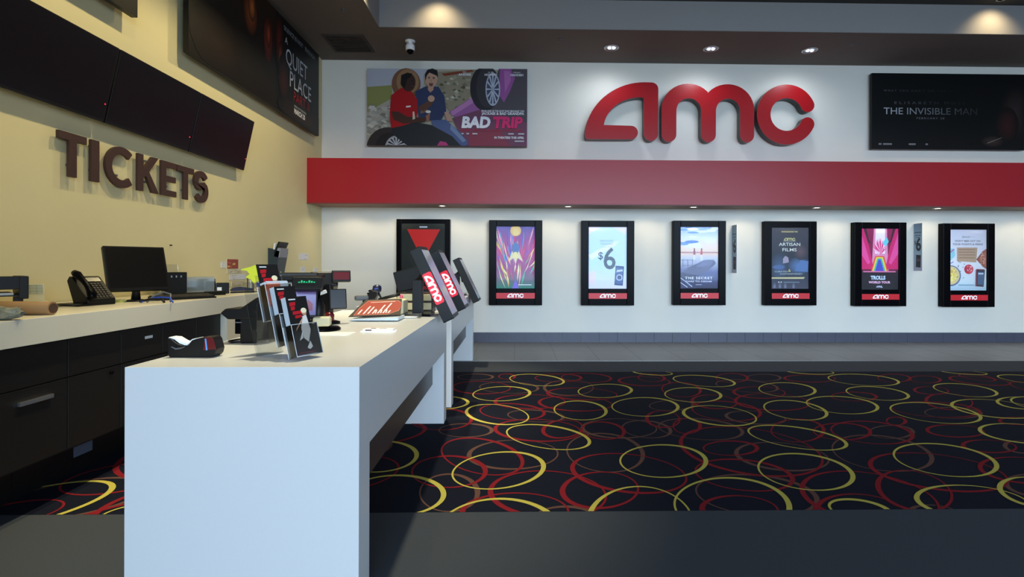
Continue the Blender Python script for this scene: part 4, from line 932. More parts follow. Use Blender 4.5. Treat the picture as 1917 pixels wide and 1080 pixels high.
for i, (d, z, h) in enumerate(tiers):
    # a stack of leaflets in each pocket
    o2 = org - n * d + Vector((0, 0, z + .004))
    wh = ['front', 'middle', 'top rear'][i]
    e2 = empty('leaflet_stack', o2, 'stack of black and red leaflets in the %s pocket of the acrylic rack' % wh, 'leaflets', 'leaflet stacks in the acrylic rack')
    LW, LH = .100, .245
    t0, t1 = .003, (.030 if i != 2 else .046)
    f0 = (-U * LW / 2, U, V, Nn)
    mm = MB(); k = 0; y = t0
    if i == 2: MB().prism([(0, 0), (LW, 0), (LW, LH), (0, LH)], f0, 0, .002).build('backing_leaflet', BLACK, e2)
    while y < t1 - .002:
        hh = (LH if i != 2 else .160) - .004 * ((k * 7) % 3)
        mm.prism([(0, 0), (LW, 0), (LW, hh), (0, hh)], f0, y, y + .0032); y += .0040; k += 1
    mm.build('pages', mat('leaflet_page_edges', (188, 198, 208), .7), e2)
    a = Art(LW, LH, (16, 16, 20))
    a.rect(.012, LH - .014, .045, LH - .009, (220, 220, 220))
    for (x0, y0_, x1, y1_) in ((.012, .040, .040, .022), (.015, .058, .034, .040), (.020, .076, .066, .060), (.028, .092, .060, .078)):
        a.poly([(x0, LH - y0_), (x1, LH - y0_ + .003), (x1 + .002, LH - y1_), (x0 + .001, LH - y1_ - .002)], (176, 22, 34))
    a.poly([(.046, .11), (.062, .16), (.082, .165), (.09, .10), (.07, .05), (.05, .07)], (216, 214, 212)); a.poly([(.02, .10), (.06, .145), (.066, .16), (.024, .112)], (196, 150, 120)); a.poly([(.028, .06), (.05, .10), (.046, .07)], (236, 236, 236)); a.poly([(.052, .02), (.078, .055), (.088, .02)], (236, 236, 236))
    a.poly(ell(.074, .176, .012, .013), (190, 140, 112)); a.poly(ell(.074, .184, .014, .011), (236, 226, 190))
    a.poly([(0, .02), (.03, .045), (.07, .02), (LW, .04), (LW, 0), (0, 0)], (46, 34, 44)); a.rect(.01, .008, LW - .01, .012, (150, 60, 80)); a.rect(.0, .0, LW, .003, (190, 180, 190))
    fa = (o2 - U * LW / 2 + Nn * (t1 + .0012 if i != 2 else .0022), U, V, Nn)
    a.build('cover', fa, INK, e2, o2, eps=.00005)
    if i == 2:
        mo = MB().prism([(-.0016, .05), (.06, .05), (.06, .15), (-.0016, .15)], f0, .006, t1 + .0016)
        mo.build('orange_pages', mat('orange_pages', (232, 120, 84), .7), e2)

# ---------------------------------------------------------------- tape dispenser
yb = 371.9 / (669 - 495)
sx = yb / 960
x0 = (322 - 967) * sx
e = empty('tape_dispenser', (x0 + .098, yb + .035, TZ), 'black and maroon tape dispenser on the near left corner of the ticket counter', 'tape dispenser')
k = sx / 6.75
def q(pts): return [((x - 685) * k - .098, (606 - y) * k) for x, y in pts]
fr = (Vector((0, -.035, 0)), XA, ZA, Vector((0, -1, 0)))
body = [(715, 606), (1225, 606), (1255, 592), (1278, 560), (1290, 500), (1262, 392), (1240, 358), (1210, 350), (1100, 358), (1040, 372), (985, 392), (935, 455), (860, 455), (800, 430), (730, 372), (690, 362), (684, 400), (690, 570)]
MB().prism(q(body), fr, -.062, 0).build('body', BLACK, e, bevel=.003)
MB().prism(q([(1130, 515), (1290, 500), (1262, 392), (1240, 358), (1208, 350), (1150, 356)]), fr, .0, .0012).build('side_panel', MAROON, e)
MB().prism(q([(1150, 370), (1168, 370), (1185, 512), (1166, 514)]), fr, .0012, .002).build('painted_highlight', mat('blue_highlight', (90, 150, 220), .3), e)  # blue highlight painted onto the maroon end
MB().prism(q(ribbon([(688, 362), (760, 372), (830, 420), (905, 448), (932, 450)], [14, 22, 30, 26, 14])), fr, -.052, -.008).build('tape_strip', PAPER, e)
MB().prism(q(ribbon([(928, 452), (945, 420), (985, 388), (1038, 372)], [22, 24, 22, 12])), fr, -.052, -.008).build('tape_roll', PAPER, e)
MB().prism(q(ribbon([(735, 470), (790, 498), (850, 490), (905, 470)], [10, 16, 14, 6])), fr, 0, .001).build('window_rim', GREYP, e)

# ---------------------------------------------------------------- point-of-sale terminals on the near counter
def pz(px, py, Y): return at(px, py, Y=Y)
# touch-screen terminal, screen towards us
b0 = Vector((-1.165, 3.02, TZ))
e = empty('sales_terminal', b0, 'black touch-screen sales terminal with purple screen behind the leaflet rack', 'sales terminal')
MB().lathe([(.13, 0), (.135, .01), (.12, .022), (.03, .03)], seg=32, sy=.8).build('base', BLACKG, e)
MB().tube([(0, 0, .02), (0, .03, .14), (0, .02, .26)], [.04, .035, .03], 12).build('stem', BLACK, e)
T = TM(-.10, -.06, .072, yaw=14, lean=-10)
boxT(T, -.125, .115, 0, .045, 0, .27, 'head', BLACK, e, .008)
MB().prism([(-.115, .02), (.107, .02), (.107, .155), (-.115, .155)], frT(T), .0, .0015).build('screen', mat('purple_screen', (96, 84, 140), .25, emit=.35), e)
T2 = TM(-.10, -.06, .072, yaw=14, lean=-10)
MB().prism([(.03, .06), (.04, .10), (.048, .078), (.065, .11), (.09, .085), (.09, .045), (.03, .045)], frT(T2), .0016, .0024).build('icon', mat('screen_red', (120, 40, 70), .3, emit=.25), e)
T = TM(-.10, -.075, .292, yaw=8, lean=4)
boxT(T, -.16, .135, 0, .16, 0, .024, 'top_cover', BLACK, e, .006)
T = TM(-.035, -.125, .245, yaw=8, lean=-22)
h = boxT(T, -.06, .10, 0, .05, 0, .075, 'customer_readout', BLACK, e, .006)
tm = Art(.13, .05, (12, 14, 14)); tm.text('$17.50', .065, .012, .034, (40, 200, 140), width=.10)
tm = Art(.11, .035, (12, 16, 16))
for kk in range(7): tm.rect(.010 + kk * .0135, .010, .019 + kk * .0135, .012 + .012 * ((kk * 5) % 3 + 1) / 3, (30, 150, 100))
fT = frT(T); fT = (fT[0] + fT[1] * -.035 + fT[2] * .028 + fT[3] * .0015 + b0, fT[1], fT[2], fT[3])
tm.build('readout_glass', fT, SCREEN, h, b0, .0001)
T = TM(-.01, -.10, .03, yaw=10)
boxT(T, .02, .115, 0, .06, .0, .055, 'card_tray', BEIGE, e, .012)

# card-reader stand next to it
b0 = Vector((-1.225, 3.36, TZ))
e = empty('card_reader_stand', b0, 'black column stand carrying a card reader and small tablet, right of the purple screen', 'card reader')
MB().lathe([(.075, 0), (.075, .012), (.05, .02)], seg=28, sy=.9).build('base', BLACK, e)
MB().box(-.045, .025, -.03, .03, .01, .26).build('column', BLACK, e, bevel=.006)
T = TM(.0, -.03, .245, yaw=20, lean=-18)
boxT(T, -.10, .07, 0, .10, 0, .10, 'reader_head', BLACK, e, .012)
T = TM(.10, -.05, .275, yaw=25, lean=-15)
hd = boxT(T, -.055, .06, 0, .03, 0, .075, 'reader_screen', BLACK, e, .006)
MB().prism(rrect(-.045, .012, .05, .062, .004), frT(T), 0, .0015).build('display_glass', MAROON, hd)
T = TM(.085, -.06, .10, yaw=28, lean=-12)
boxT(T, -.05, .055, 0, .022, 0, .13, 'tablet', mat('charcoal_plastic', (22, 19, 21), .35), e, .006)
T = TM(-.02, -.045, .19, yaw=10, roll=-20)
boxT(T, -.04, .03, 0, .008, 0, .024, 'tag', WHITE, e, .004)
MB().lathe([(.02, 0), (.028, .01), (.03, .04), (.02, .06)], c=(.03, -.06, .02), seg=14).build('foot_pad', MAROON, e)

# hand scanner on its cradle
b0 = Vector((-1.10, 3.72, TZ))
e = empty('hand_scanner', b0, 'small grey hand scanner with curly cable right of the card reader', 'scanner')
MB().lathe([(.045, 0), (.045, .01), (.012, .02), (.010, .13)], seg=18).build('cradle', BLACK, e)
T = TM(0, -.03, .125, yaw=30)
boxT(T, -.05, .045, 0, .05, 0, .036, 'head', GREYP, e, .012)
MB().tube([(.05, 0, .14), (.09, 0, .12), (.08, 0, .07), (.04, .02, .05), (.10, .02, .045), (.16, .04, .02), (.2, .05, .004)], .004, 8).build('cable', BLACK, e)

# receipt printer on the left of the rack
b0 = Vector((-1.305, 2.56, TZ))
e = empty('receipt_printer', b0, 'black column printer with a tilted top standing left behind the leaflet rack', 'printer')
MB().box(-.035, .10, -.05, .07, 0, .125).build('housing', BLACK, e, bevel=.006)
MB().box(-.065, -.03, -.04, .06, .045, .122).build('side_housing', BLACKG, e, bevel=.004)
T = TM(0, -.06, .125, yaw=0, roll=-8)
m = MB().prism([(-.125, .03), (-.09, .0), (.10, .0), (.10, .13), (.04, .10), (-.03, .052), (-.10, .052)], (Vector((0, -.06, .118)), XA, ZA, Vector((0, -1, 0))), -.13, 0)
m.build('tilted_head', BLACK, e, bevel=.006)
MB().box(-.055, -.025, -.052, -.05, .100, .105).build('badge_plate', GREYP, e)
MB().tube([(-.03, -.03, .006), (-.08, -.04, .005), (-.115, 0, .005), (-.10, .06, .005), (-.02, .07, .01)], .0045, 8).build('cable', BLACK, e)

# black laptop-like ticket scanner and webcam on a bendy arm, further back
b0 = Vector((-1.225, 4.2, TZ))
e = empty('ticket_scanner', b0, 'dark ribbed ticket scanner leaning beside the webcam', 'scanner')
T = TM(0, 0, .025, yaw=0, lean=0, roll=28)
MB().box(-.03, .03, -.05, .05, 0, .16, T=T).build('housing', BLACK, e, bevel=.006)
r = MB()
for kk in range(6): r.box(-.04, -.03, -.05, .05, .02 + kk * .024, .032 + kk * .024, T=T)
r.build('fins', BLACKG, e)
MB().box(.031, .034, -.035, .035, .02, .14, T=T).build('glass_strip', NAVY, e)
b0 = Vector((-1.135, 4.12, TZ))
e = empty('webcam', b0, 'small dark blue webcam on a bendy arm in front of the lower back wall', 'webcam')
MB().tube([(.16, 0, .004), (.14, 0, .06), (.06, 0, .10), (.04, 0, .14), (.03, 0, .165)], .008, 8).build('arm', BLACK, e)
MB().lathe([(.012, -.032), (.032, -.022), (.036, 0), (.032, .022), (.012, .032)], c=(.02, 0, .19), seg=18).build('head', NAVY, e)
MB().lathe([(.014, -.004), (.014, .004)], c=(.02, -.036, .19), seg=14).build('lens', BLUE, e)
# cream ticket printer with black slot
b0 = Vector((-.97, 3.95, TZ))
e = empty('ticket_printer', b0, 'cream ticket printer with a black slot behind the red menu sheet', 'printer')
MB().prism([(-.10, 0), (.12, 0), (.12, .115), (.02, .125), (-.05, .10)], (Vector((0, -.08, 0)), XA, ZA, Vector((0, -1, 0))), -.16, 0).build('housing', BEIGE, e, bevel=.005)
MB().box(-.03, .10, -.083, -.079, .03, .082).build('paper_slot', BLACK, e)
MB().tube([(-.09, .02, .112), (-.03, .0, .13), (.03, .0, .145), (.07, .02, .155)], .012, 8).build('lever', BLACK, e)
# pink squeeze bottle
b0 = Vector((-.905, 4.05, TZ))
e = empty('lotion_bottle', b0, 'small pink-topped bottle in front of the framed red triangle', 'bottle')
MB().lathe([(.022, 0), (.024, .01), (.022, .09), (.01, .11)], seg=16).build('body', mat('dark_bottle', (40, 34, 40), .3), e)
MB().lathe([(.011, .108), (.013, .115), (.012, .14), (.005, .15)], seg=16).build('cap', mat('pink_cap', (220, 80, 120), .4), e)
# cream drawer boxes behind the first display stand
b0 = Vector((-.84, 4.16, TZ))
e = empty('drawer_box', b0, 'cream two-drawer box with dark bands behind the nearest display stand', 'box')
MB().box(-.13, .16, 0, .16, 0, .155).build('shell', mat('dark_shell', (40, 28, 24), .4), e, bevel=.003)
for z0, z1 in ((.02, .075), (.092, .145)):
    MB().box(-.122, .152, -.008, 0, z0, z1).build('drawer', BEIGE, e, bevel=.003)
# dark screen seen from behind, standing on the drawer box
e = empty('operator_screen', (-.84, 4.24, TZ + .155), 'black staff screen seen from behind on top of the cream drawer box', 'monitor')
MB().box(-.13, .11, -.02, .02, .03, .20, T=TM(roll=-14)).build('housing', BLACK, e, bevel=.006)
MB().box(-.06, .06, -.05, .05, 0, .012).box(-.02, .02, -.01, .012, .01, .06).build('foot', BLACK, e, bevel=.003)
# acrylic card stand under the display
b0 = Vector((-.80, 3.72, TZ))
e = empty('acrylic_card_holder', b0, 'clear acrylic card holder lying at the foot of the nearest display', 'card holder')
MB().box(-.11, .11, -.05, .03, 0, .003).box(-.11, .11, .028, .031, .003, .03).build('tray', ACRYL, e)
MB().box(-.10, .08, -.04, .02, .0035, .008).build('card', PAPER, e)
# red menu sheet leaning back on its white holder
p0, p1 = Vector((-1.14, 3.50, TZ + .03)), Vector((-.80, 3.55, TZ + .038))
p2 = Vector((-.80, 3.72, TZ + .135)); p3 = Vector((-1.09, 3.72, TZ + .105))
b0 = Vector((-1.0, 3.6, TZ))
e = empty('menu_sheet', b0, 'dark brown menu sheet with an orange-red oval and slanted white writing', 'menu sheet')
Uu = (p1 - p0).normalized(); Vv = (p2 - p1); Vv = (Vv - Uu * Vv.dot(Uu)).normalized(); Nn2 = Uu.cross(Vv)
LWm, LHm = (p1 - p0).length, .20
fr = (p0, Uu, Vv, Nn2)
frl = (p0 - b0, Uu, Vv, Nn2)
MB().prism([(0, 0), (LWm, 0), (LWm, LHm), (.09, LHm)], frl, -.004, 0).build('card', BLACK, e)
a = Art(LWm, LHm, (60, 26, 24))
a.vs = []; a.fs = []; a.cs = []
a.poly([(0.002, 0), (LWm, 0), (LWm, LHm), (.09, LHm)], (30, 12, 12))
a.poly([(.03, .01), (.26, .01), (.33, .05), (.37, .10), (.36, .15), (.32, .18), (.11, .185), (.06, .10)], (170, 104, 86)); a.poly([(.035, .016), (.258, .016), (.325, .055), (.362, .10), (.352, .145), (.315, .174), (.112, .178), (.066, .10)], (150, 36, 18))
for kk, x in enumerate((.055, .09, .12, .15, .185, .22, .255)):
    hgt = (.05, .09, .08, .05, .10, .12, .03)[kk]
    a.poly([(x, .025), (x + .010, .025), (x + .010 + hgt * .42, .025 + hgt), (x + hgt * .42, .025 + hgt)], (238, 226, 220))
    if kk in (3, 4, 5): a.poly(ribbon([(x + .012, .06), (x + .03, .062), (x + .024, .026)], .008), (238, 226, 220))
a.poly([(.13, .155), (.30, .16), (.30, .166), (.13, .161)], (230, 190, 176))
a.build('print', fr, INK, e, b0, .0002)
MB().prism([(0.02, 0), (LWm + .0, 0), (LWm, .020), (0.02, .006)], (Vector((p0.x - b0.x, 3.46 - b0.y, .008)), XA, ZA, Vector((0, -1, 0))), -.2, 0).build('holder', mat('pale_blue_holder', (206, 220, 232), .4), e)
# flat white card
b0 = at(708, 621, Z=TZ)
e = tag(MB().box(-.10, .10, -.035, .035, 0, .004).box(-.085, .085, -.030, .03, .004, .016).build('name_card', PAPER, None), 'white card block with red print lying flat on the near ticket counter', 'card')
e.location = b0 + Vector((0, .02, 0))
cp = MB().box(-.07, -.035, -.0312, -.030, .007, .013).box(-.05, -.02, .0, .02, .016, .0165).box(.0, .04, .005, .015, .016, .0165).build('print', MAROON, e)
# low flat tray edge of paper by the terminal base
e = tag(MB().box(-.10, .17, -.05, .09, 0, .002).build('paper_sheet', PAPER, None), 'loose white sheet under the round base of the sales terminal', 'paper')
e.location = (-1.08, 2.83, TZ)

# ---------------------------------------------------------------- things on the back counter
def bc(px, py): return at(px, py, Z=BZ)
# letter tray at the left edge
b0 = Vector((-3.0, 2.96, BZ))
e = empty('letter_tray', b0, 'black two-shelf letter tray at the far left of the back counter', 'letter tray')
T = TM(0, 0, 0, yaw=50)
m = MB()
for z in (.01, .085, .13): m.box(-.17, .14, -.10, .13, z, z + .006, T=T)
m.build('shelf', BLACK, e)
m = MB().box(-.17, -.16, -.10, .13, 0, .19, T=T).box(.10, .14, -.10, -.06, 0, .08, T=T).box(.12, .16, -.12, .13, .07, .20, T=T).box(-.17, .16, -.115, -.10, .125, .20, T=T)
m.build('frame', BLACK, e, bevel=.004)
MB().box(-.13, .09, -.09, .12, .017, .045, T=T).box(-.14, .10, -.09, .12, .092, .105, T=T).build('papers', mat('tray_papers', (200, 196, 184), .8), e)
# kraft paper roll lying down
b0 = bc(42, 590)
e = empty('kraft_roll', b0, 'brown kraft paper roll lying on the left end of the back counter', 'paper roll')
m = MB(); a0, a1 = Vector((-.22, .0, .036)), Vector((.14, .02, .036))
m.tube([a0, a0 * .5 + a1 * .5, a1], [.036, .037, .034], 20); m.build('roll', KRAFT, e)
MB().tube([a1, a1 + Vector((.004, 0, 0))], .026, 16).build('core_opening', mat('kraft_dark', (70, 46, 34), .9), e)
# crumpled plastic bag
b0 = bc(12, 599)
rs = random.Random(7)
bm2 = MB()
bmesh.ops.create_icosphere(bm2.bm, subdivisions=3, radius=1)
for v in bm2.bm.verts:
    f = 1 + .16 * math.sin(v.co.x * 9 + 1) * math.cos(v.co.y * 7) + rs.uniform(-.06, .06)
    v.co = Vector((v.co.x * .11 * f, v.co.y * .05 * f, max(-.0, (v.co.z * .5 + .5)) * .062 * f))
e = tag(bm2.build('plastic_bag', mat('grey_film', (120, 122, 108), .25, noise=.5, nscale=30, bump=.8), None), 'crumpled grey plastic bag at the very left of the back counter', 'plastic bag')
e.location = b0 + Vector((-.03, .0, 0))
# desk calculator pad / calendar: beige, propped up
b0 = Vector((-3.08, 3.31, BZ))
e = empty('desk_calendar', b0, 'cream desk calendar with grey grid, propped left of the telephone', 'calendar')
T = TM(0, 0, .03, yaw=52, lean=-16)
boxT(T, -.07, .07, 0, .01, 0, .115, 'board', BEIGE, e, .002)
a = Art(.125, .062, (172, 176, 156))
for kk in range(4): a.rect(.002 + kk * .0305, 0, .004 + kk * .0305, .062, (126, 134, 124))
for kk in range(3): a.rect(0, .018 + kk * .02, .125, .0195 + kk * .02, (126, 134, 124))
f = frT(T); a.build('grid', (f[0] + f[1] * -.0625 + f[2] * .048 + f[3] * .0006 + b0, f[1], f[2], f[3]), INK, e, b0, .0001)
T = TM(0.0, 0, 0, yaw=52)
MB().box(-.075, .085, -.08, .02, .0, .03, T=T).build('foot', BEIGE, e, bevel=.004)
# telephone
b0 = bc(162, 571)
e = empty('desk_phone', b0, 'black office telephone with handset on the back counter left of the monitor', 'telephone')
T = TM(0, 0, 0, yaw=76)
MB().box(-.12, .12, -.09, .12, 0, .016, T=T).build('base', BLACK, e, bevel=.005)
X3v, Y3v = T.to_3x3() @ Vector((1, 0, 0)), T.to_3x3() @ Vector((0, 1, 0))
MB().prism([(-.09, .014), (.03, .014), (.085, .16), (.065, .19), (.045, .185), (-.09, .04)], (Vector((0, 0, 0)), Y3v, ZA, X3v), -.06, .12).build('console', BLACK, e, bevel=.005)
sl = T @ Matrix.Translation((.0, -.09, .04)) @ Matrix.Rotation(math.atan2(.145, .135), 4, 'X')
m = MB()
for i in range(5):
    for j in range(7):
        m.box(.0 + i * .021, .014 + i * .021, .012 + j * .019, .025 + j * .019, .001, .005, T=sl)
m.build('keypad', mat('phone_keys', (30, 27, 30), .5), e)
MB().box(.0, .10, .150, .185, .001, .006, T=sl).build('readout', mat('phone_readout', (34, 38, 40), .25), e, bevel=.001)
m = MB(); pts = []
for t in range(9):
    q_ = t / 8; pts.append(sl @ Vector((-.045, -.02 + q_ * .24, .022 + .022 * math.sin(PI * q_))))
m.tube(pts, [.018, .026, .020, .017, .016, .017, .020, .026, .018], 12)
m.build('handset', BLACKG, e)
MB().tube([T @ Vector(p) for p in ((-.06, -.07, .02), (-.12, -.10, .012), (-.17, -.04, .012), (-.14, .06, .006))], .006, 8).build('cord', BLACK, e)
# sticky notes
b0 = bc(219, 566)
o = tag(MB().prism(ell(0, 0, .05, .05, n=20), (Vector((0, 0, 0)), XA, Vector((0, 1, 0)), ZA), 0, .004).box(-.045, .035, -.0, .05, .0045, .018).build('sticky_notes', mat('pale_yellow_paper', (224, 222, 130), .8), None), 'pale yellow sticky-note pad between telephone and monitor', 'sticky notes')
o.location = b0 + Vector((0, -.01, 0))
# monitor
P_bl = at(203, 545, X=-2.80)
nM = Vector((.82, -.57, 0)).normalized(); UM = Vector((.57, .82, 0)).normalized(); VM = (ZA - nM * .36).normalized(); NM = UM.cross(VM)
b0 = Vector((P_bl.x, P_bl.y, BZ)) + UM * .19 - nM * .09
e = empty('computer_monitor', b0, 'black computer monitor on the back counter under the wall lettering', 'monitor')
f = (P_bl - b0, UM, VM, NM)
MW, MH = .375, .335
MB().prism(rrect(0, 0, MW, MH, .006), f, -.035, 0).build('housing', BLACK, e, bevel=.004)
MB().prism([(.014, .024), (MW - .014, .024), (MW - .014, MH - .014), (.014, MH - .014)], f, 0, .0012).build('screen', mat('monitor_screen', (14, 11, 12), .3), e)
c = f[0] + UM * MW / 2 - NM * .03
c = f[0] + UM * MW / 2 + VM * .12 - NM * .04
MB().tube([(0, 0, .01), (c.x * .4, c.y * .4, c.z * .5), (c.x, c.y, c.z)], [.03, .022, .022], 12).build('stem', BLACK, e)
MB().lathe([(.075, 0), (.075, .008), (.03, .016)], seg=28, sy=.8).build('base', BLACK, e)
# keyboard
b0 = Vector((-2.585, 4.03, BZ))
e = empty('keyboard', b0, 'black keyboard lying in front of the monitor', 'keyboard')
T = TM(0, 0, 0, yaw=56)
MB().prism([(-.075, 0), (.075, 0), (.075, .028), (-.075, .012)], (T.translation, T.to_3x3() @ Vector((0, 1, 0)), ZA, T.to_3x3() @ Vector((1, 0, 0))), -.21, .21).build('case', BLACK, e, bevel=.003)
m = MB(); ks = T @ Matrix.Translation((0, -.075, .012)) @ Matrix.Rotation(math.atan2(.016, .15), 4, 'X')
for i in range(20):
    for j in range(6): m.box(-.205 + i * .0205, -.188 + i * .0205, .012 + j * .022, .030 + j * .022, 0, .008, T=ks)
m.build('keys', mat('key_caps', (30, 28, 30), .5), e)
# cables looping beside the monitor foot
b0 = bc(262, 567) + Vector((.12, -.02, 0))
m = MB()
m.tube([(-.06, .0, .006), (-.03, .03, .05), (.02, .05, .075), (.07, .05, .06), (.09, .02, .008)], .006, 8)
m.tube([(-.10, -.0, .006), (-.05, .02, .03), (.01, .03, .04), (.08, .03, .035), (.12, .0, .006)], .005, 8, mi=1)
m.tube([(-.12, .02, .01), (-.04, .0, .026), (.03, .02, .026), (.06, .0, .008)], .008, 8, mi=2)
o = tag(m.build('cable_bundle', [GREYP, BLUE, BLACK], None), 'tangle of grey, blue and black cables between monitor and keyboard', 'cables')
o.location = b0
# card terminal with silver keys
b0 = Vector((-2.92, 4.45, BZ))
e = empty('card_terminal', b0, 'small black card terminal with three silver keys at the right of the monitor', 'card terminal')
T = TM(0, 0, 0, yaw=48)
boxT(T, -.085, .085, 0, .07, 0, .20, 'housing', BLACK, e, .005)
m = MB()
for kk in range(3): m.box(-.035 + kk * .035, -.025 + kk * .035, -.003, 0, .155, .172, T=T)
m.build('keys', METAL, e)
# tall clear sign holder on the wall side
b0 = Vector((-3.11, 4.62, BZ))
e = empty('sign_holder', b0, 'clear upright sign holder against the yellow wall right of the monitor', 'sign holder')
T = TM(0, 0, 0, yaw=60, lean=-8)
boxT(T, -.09, .11, 0, .004, 0, .27, 'pane', ACRYL, e, 0)
MB().box(-.09, .11, -.05, .05, 0, .004, T=TM(yaw=60)).build('foot', ACRYL, e)
# clear box of forms
b0 = Vector((-3.02, 4.93, BZ))
e = empty('form_box', b0, 'clear plastic box full of pale papers on the back counter', 'box')
T = TM(0, .0, 0, yaw=40)
m = MB().box(-.13, .13, -.06, -.057, 0, .13, T=T).box(-.13, .13, .06, .063, 0, .13, T=T).box(-.13, -.127, -.057, .06, 0, .13, T=T).box(.127, .13, -.057, .06, 0, .13, T=T)
m.build('shell', ACRYL, e)
MB().box(-.12, .12, -.05, .05, .004, .15, T=T).build('papers', mat('box_papers', (176, 176, 166), .8, noise=.2, nscale=25), e)
# black tray in front of it
b0 = bc(385, 553)
o = tag(MB().box(-.16, .10, -.03, .03, 0, .03, T=TM(yaw=52)).box(-.02, .14, -.06, -.01, 0, .035, T=TM(yaw=60)).build('tool_tray', BLACK, None, bevel=.004), 'flat black tool tray in front of the clear form box', 'tray')
o.location = b0
# small black speaker box with tag
b0 = bc(413, 550)
e = empty('desk_speaker', b0, 'little black box with a white tag between form box and stapler', 'speaker')
T = TM(0, 0, 0, yaw=40)
boxT(T, -.03, .07, 0, .06, 0, .10, 'body', BLACK, e, .005)
MB().box(-.028, .008, -.002, 0, .03, .06, T=T).build('tag', PAPER, e)
# stapler
b0 = bc(454, 548)
e = empty('stapler', b0, 'dark blue stapler lying near the far end of the back counter', 'stapler')
T = TM(0, 0, 0, yaw=40)
MB().box(-.10, .10, -.02, .02, 0, .014, T=T).build('base', BLACK, e, bevel=.003)
R3 = (T.translation, T.to_3x3() @ Vector((1, 0, 0)), ZA, T.to_3x3() @ Vector((0, -1, 0)))
MB().prism([(-.10, .018), (.09, .018), (.09, .04), (-.02, .058), (-.08, .05), (-.105, .032)], R3, -.022, .022).build('arm', NAVY, e, bevel=.005)
# notes and keys pinned on the yellow wall
def pin(px0, py0, px1, py1, name, label, cat, cols, rough=False, group=None):
    a0, a1 = at(px0, py1, X=WX + .004), at(px1, py0, X=WX + .004)
    z1 = at(px0, py0, X=WX + .004).z
    w_, h_ = a1.y - a0.y, z1 - a0.z
    a = Art(w_, h_, cols[0])
    r2 = random.Random(px0)
    for kk in range(len(cols) * 3 - 3):
        x, y = r2.uniform(0, w_ * .7), r2.uniform(0, h_ * .8); c = cols[1 + kk % (len(cols) - 1)]
        a.rect(x, y, x + w_ * r2.uniform(.1, .3), y + h_ * r2.uniform(.05, .2), c)
    base = Vector((WX + .004, a0.y, a0.z))
    e_ = empty(name, base, label, cat, group)
    MB().box(-.004, -.0005, 0, w_, 0, h_).build('sheet', PAPER, e_)
    a.build('print', (base, YA, ZA, XA), INK, e_, base, .0001)
pin(425, 485, 446, 503, 'wall_notice', 'small red and yellow notice pinned to the yellow wall above the stapler', 'notice', [(150, 60, 50), (190, 100, 80), (200, 180, 80)])
pin(414, 490, 423, 501, 'wall_notice', 'small white slip pinned left of the red and yellow notice', 'notice', [(214, 216, 220), (190, 196, 206)])
pin(426, 504, 452, 512, 'wall_notice', 'strip of pale cards pinned just below the red and yellow notice', 'notice', [(196, 190, 160), (210, 212, 220), (150, 120, 90)])
pin(430, 514, 460, 524, 'wall_notice', 'white curling note pinned above the stapler, lower than the card strip', 'notice', [(214, 214, 222), (186, 176, 150), (226, 226, 232)])
pin(434, 526, 458, 536, 'wall_notice', 'lowest pale note on the yellow wall just over the stapler', 'notice', [(196, 186, 150), (200, 190, 206), (150, 130, 90)])
pin(560, 474, 577, 486, 'wall_notice', 'tiny white card stuck alone on the yellow wall right of the file rack', 'notice', [(206, 206, 214), (150, 150, 170)])
# tiny screw hook and switch above the monitor
o = tag(MB().tube([(0, 0, 0), (.02, 0, 0)], .006, 10).build('wall_hook', BLACK, None), 'tiny black hook on the yellow wall right of the monitor', 'hook')
o.location = at(318, 459, X=WX)
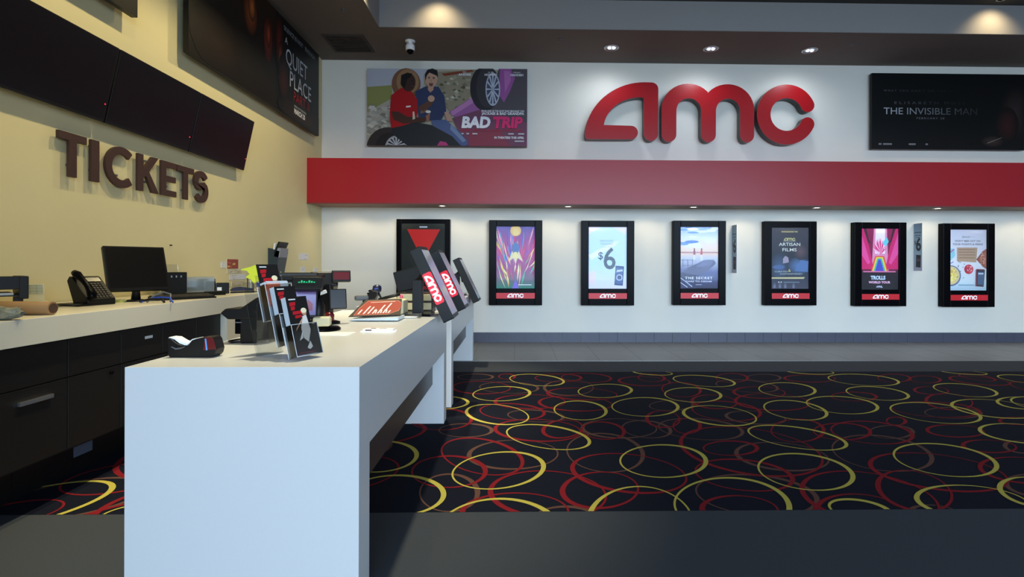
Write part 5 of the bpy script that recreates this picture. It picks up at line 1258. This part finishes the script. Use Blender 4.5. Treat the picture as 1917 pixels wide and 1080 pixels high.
# file rack on the wall with dark folders
b0 = Vector((WX, at(515, 480, X=WX + .08).y, at(515, 500, X=WX + .08).z))
e = empty('wall_file_rack', b0, 'wall pocket of dark folders and grey papers above the leaflet rack', 'file rack')
MB().prism([(0, -.10), (.10, -.10), (.155, .21), (.0, .25)], (Vector((0, .0, 0)), XA, ZA, Vector((0, -1, 0))), -.22, .03).build('pocket', mat('slate_plastic', (46, 58, 66), .35), e, bevel=.004)
MB().box(.03, .05, -.02, .2, .1, .32, T=TM(roll=8)).build('white_folder', PAPER, e)
MB().box(.055, .12, -.03, .2, .15, .27, T=TM(roll=10)).build('grey_papers', mat('grey_papers', (150, 150, 160), .7), e)
MB().box(.005, .025, -.04, .22, .2, .36, T=TM(roll=22)).build('black_folder', BLACK, e)
MB().tube([(.10, .1, -.05), (.14, .12, -.2), (.15, .12, -.38)], .006, 8).build('hanging_cord', WHITE, e)
# bottle of water, disinfecting-wipes tub and a lime paper
b0 = bc(469, 546)
e = empty('water_bottle', b0, 'clear plastic bottle at the far end of the back counter', 'bottle')
MB().lathe([(.03, 0), (.032, .01), (.03, .08), (.032, .14), (.014, .18), (.014, .20)], seg=18).build('body', ACRYL, e)
MB().lathe([(.016, .198), (.016, .215)], seg=16).build('cap', WHITE, e)
b0 = bc(490, 546.5)
e = empty('wipes_tub', b0, 'white wipes tub with blue label beside the lime paper', 'tub')
MB().lathe([(.042, 0), (.044, .006), (.044, .15), (.040, .155)], seg=24).build('tub', WHITE, e)
MB().lathe([(.0448, .02), (.0448, .09)], seg=24).build('label', BLUE, e)
MB().lathe([(.045, .152), (.045, .17), (.02, .178)], seg=24).build('lid', WHITE, e)
p0 = at(478, 531, X=-2.5)
b0 = p0.copy()
kq = .0032 * 1.62
m = MB()
lo = lambda x, y: ((x - 484) * kq, (528 - y) * kq)
m.prism([lo(x, y) for x, y in [(482, 528), (490, 522), (487, 500), (484, 493), (476, 497), (461, 501), (460, 503), (470, 504), (474, 510), (468, 516), (476, 520)]], (Vector((0, 0, 0)), Vector((.93, .36, 0)), ZA, Vector((.36, -.93, 0))), -.003, 0)
m.build('flag', LIME, None)
o = bpy.data.objects['flag']; o.name = 'lime_paper'; tag(o, 'crumpled neon yellow paper hanging left of the leaflet rack top', 'paper'); o.location = b0
# the paper rests on a slim black holder
e = empty('note_holder', (b0.x - .045, b0.y + .045, BZ), 'slim upright holder behind the neon yellow paper', 'holder')
MB().tube([(0, 0, .004), (0, 0, p0.z - BZ + .02)], .006, 8).lathe([(.035, 0), (.035, .008), (.006, .012)], seg=16).build('stand', GREYP, e)
pin(563, 499, 571, 512, 'wall_notice', 'tiny white slip low on the yellow wall, nearer the file rack', 'notice', [(206, 206, 214), (180, 180, 190)])
pin(587, 501, 594, 512, 'wall_notice', 'tiny white slip low on the yellow wall, nearer the room corner', 'notice', [(206, 206, 214), (180, 180, 190)])
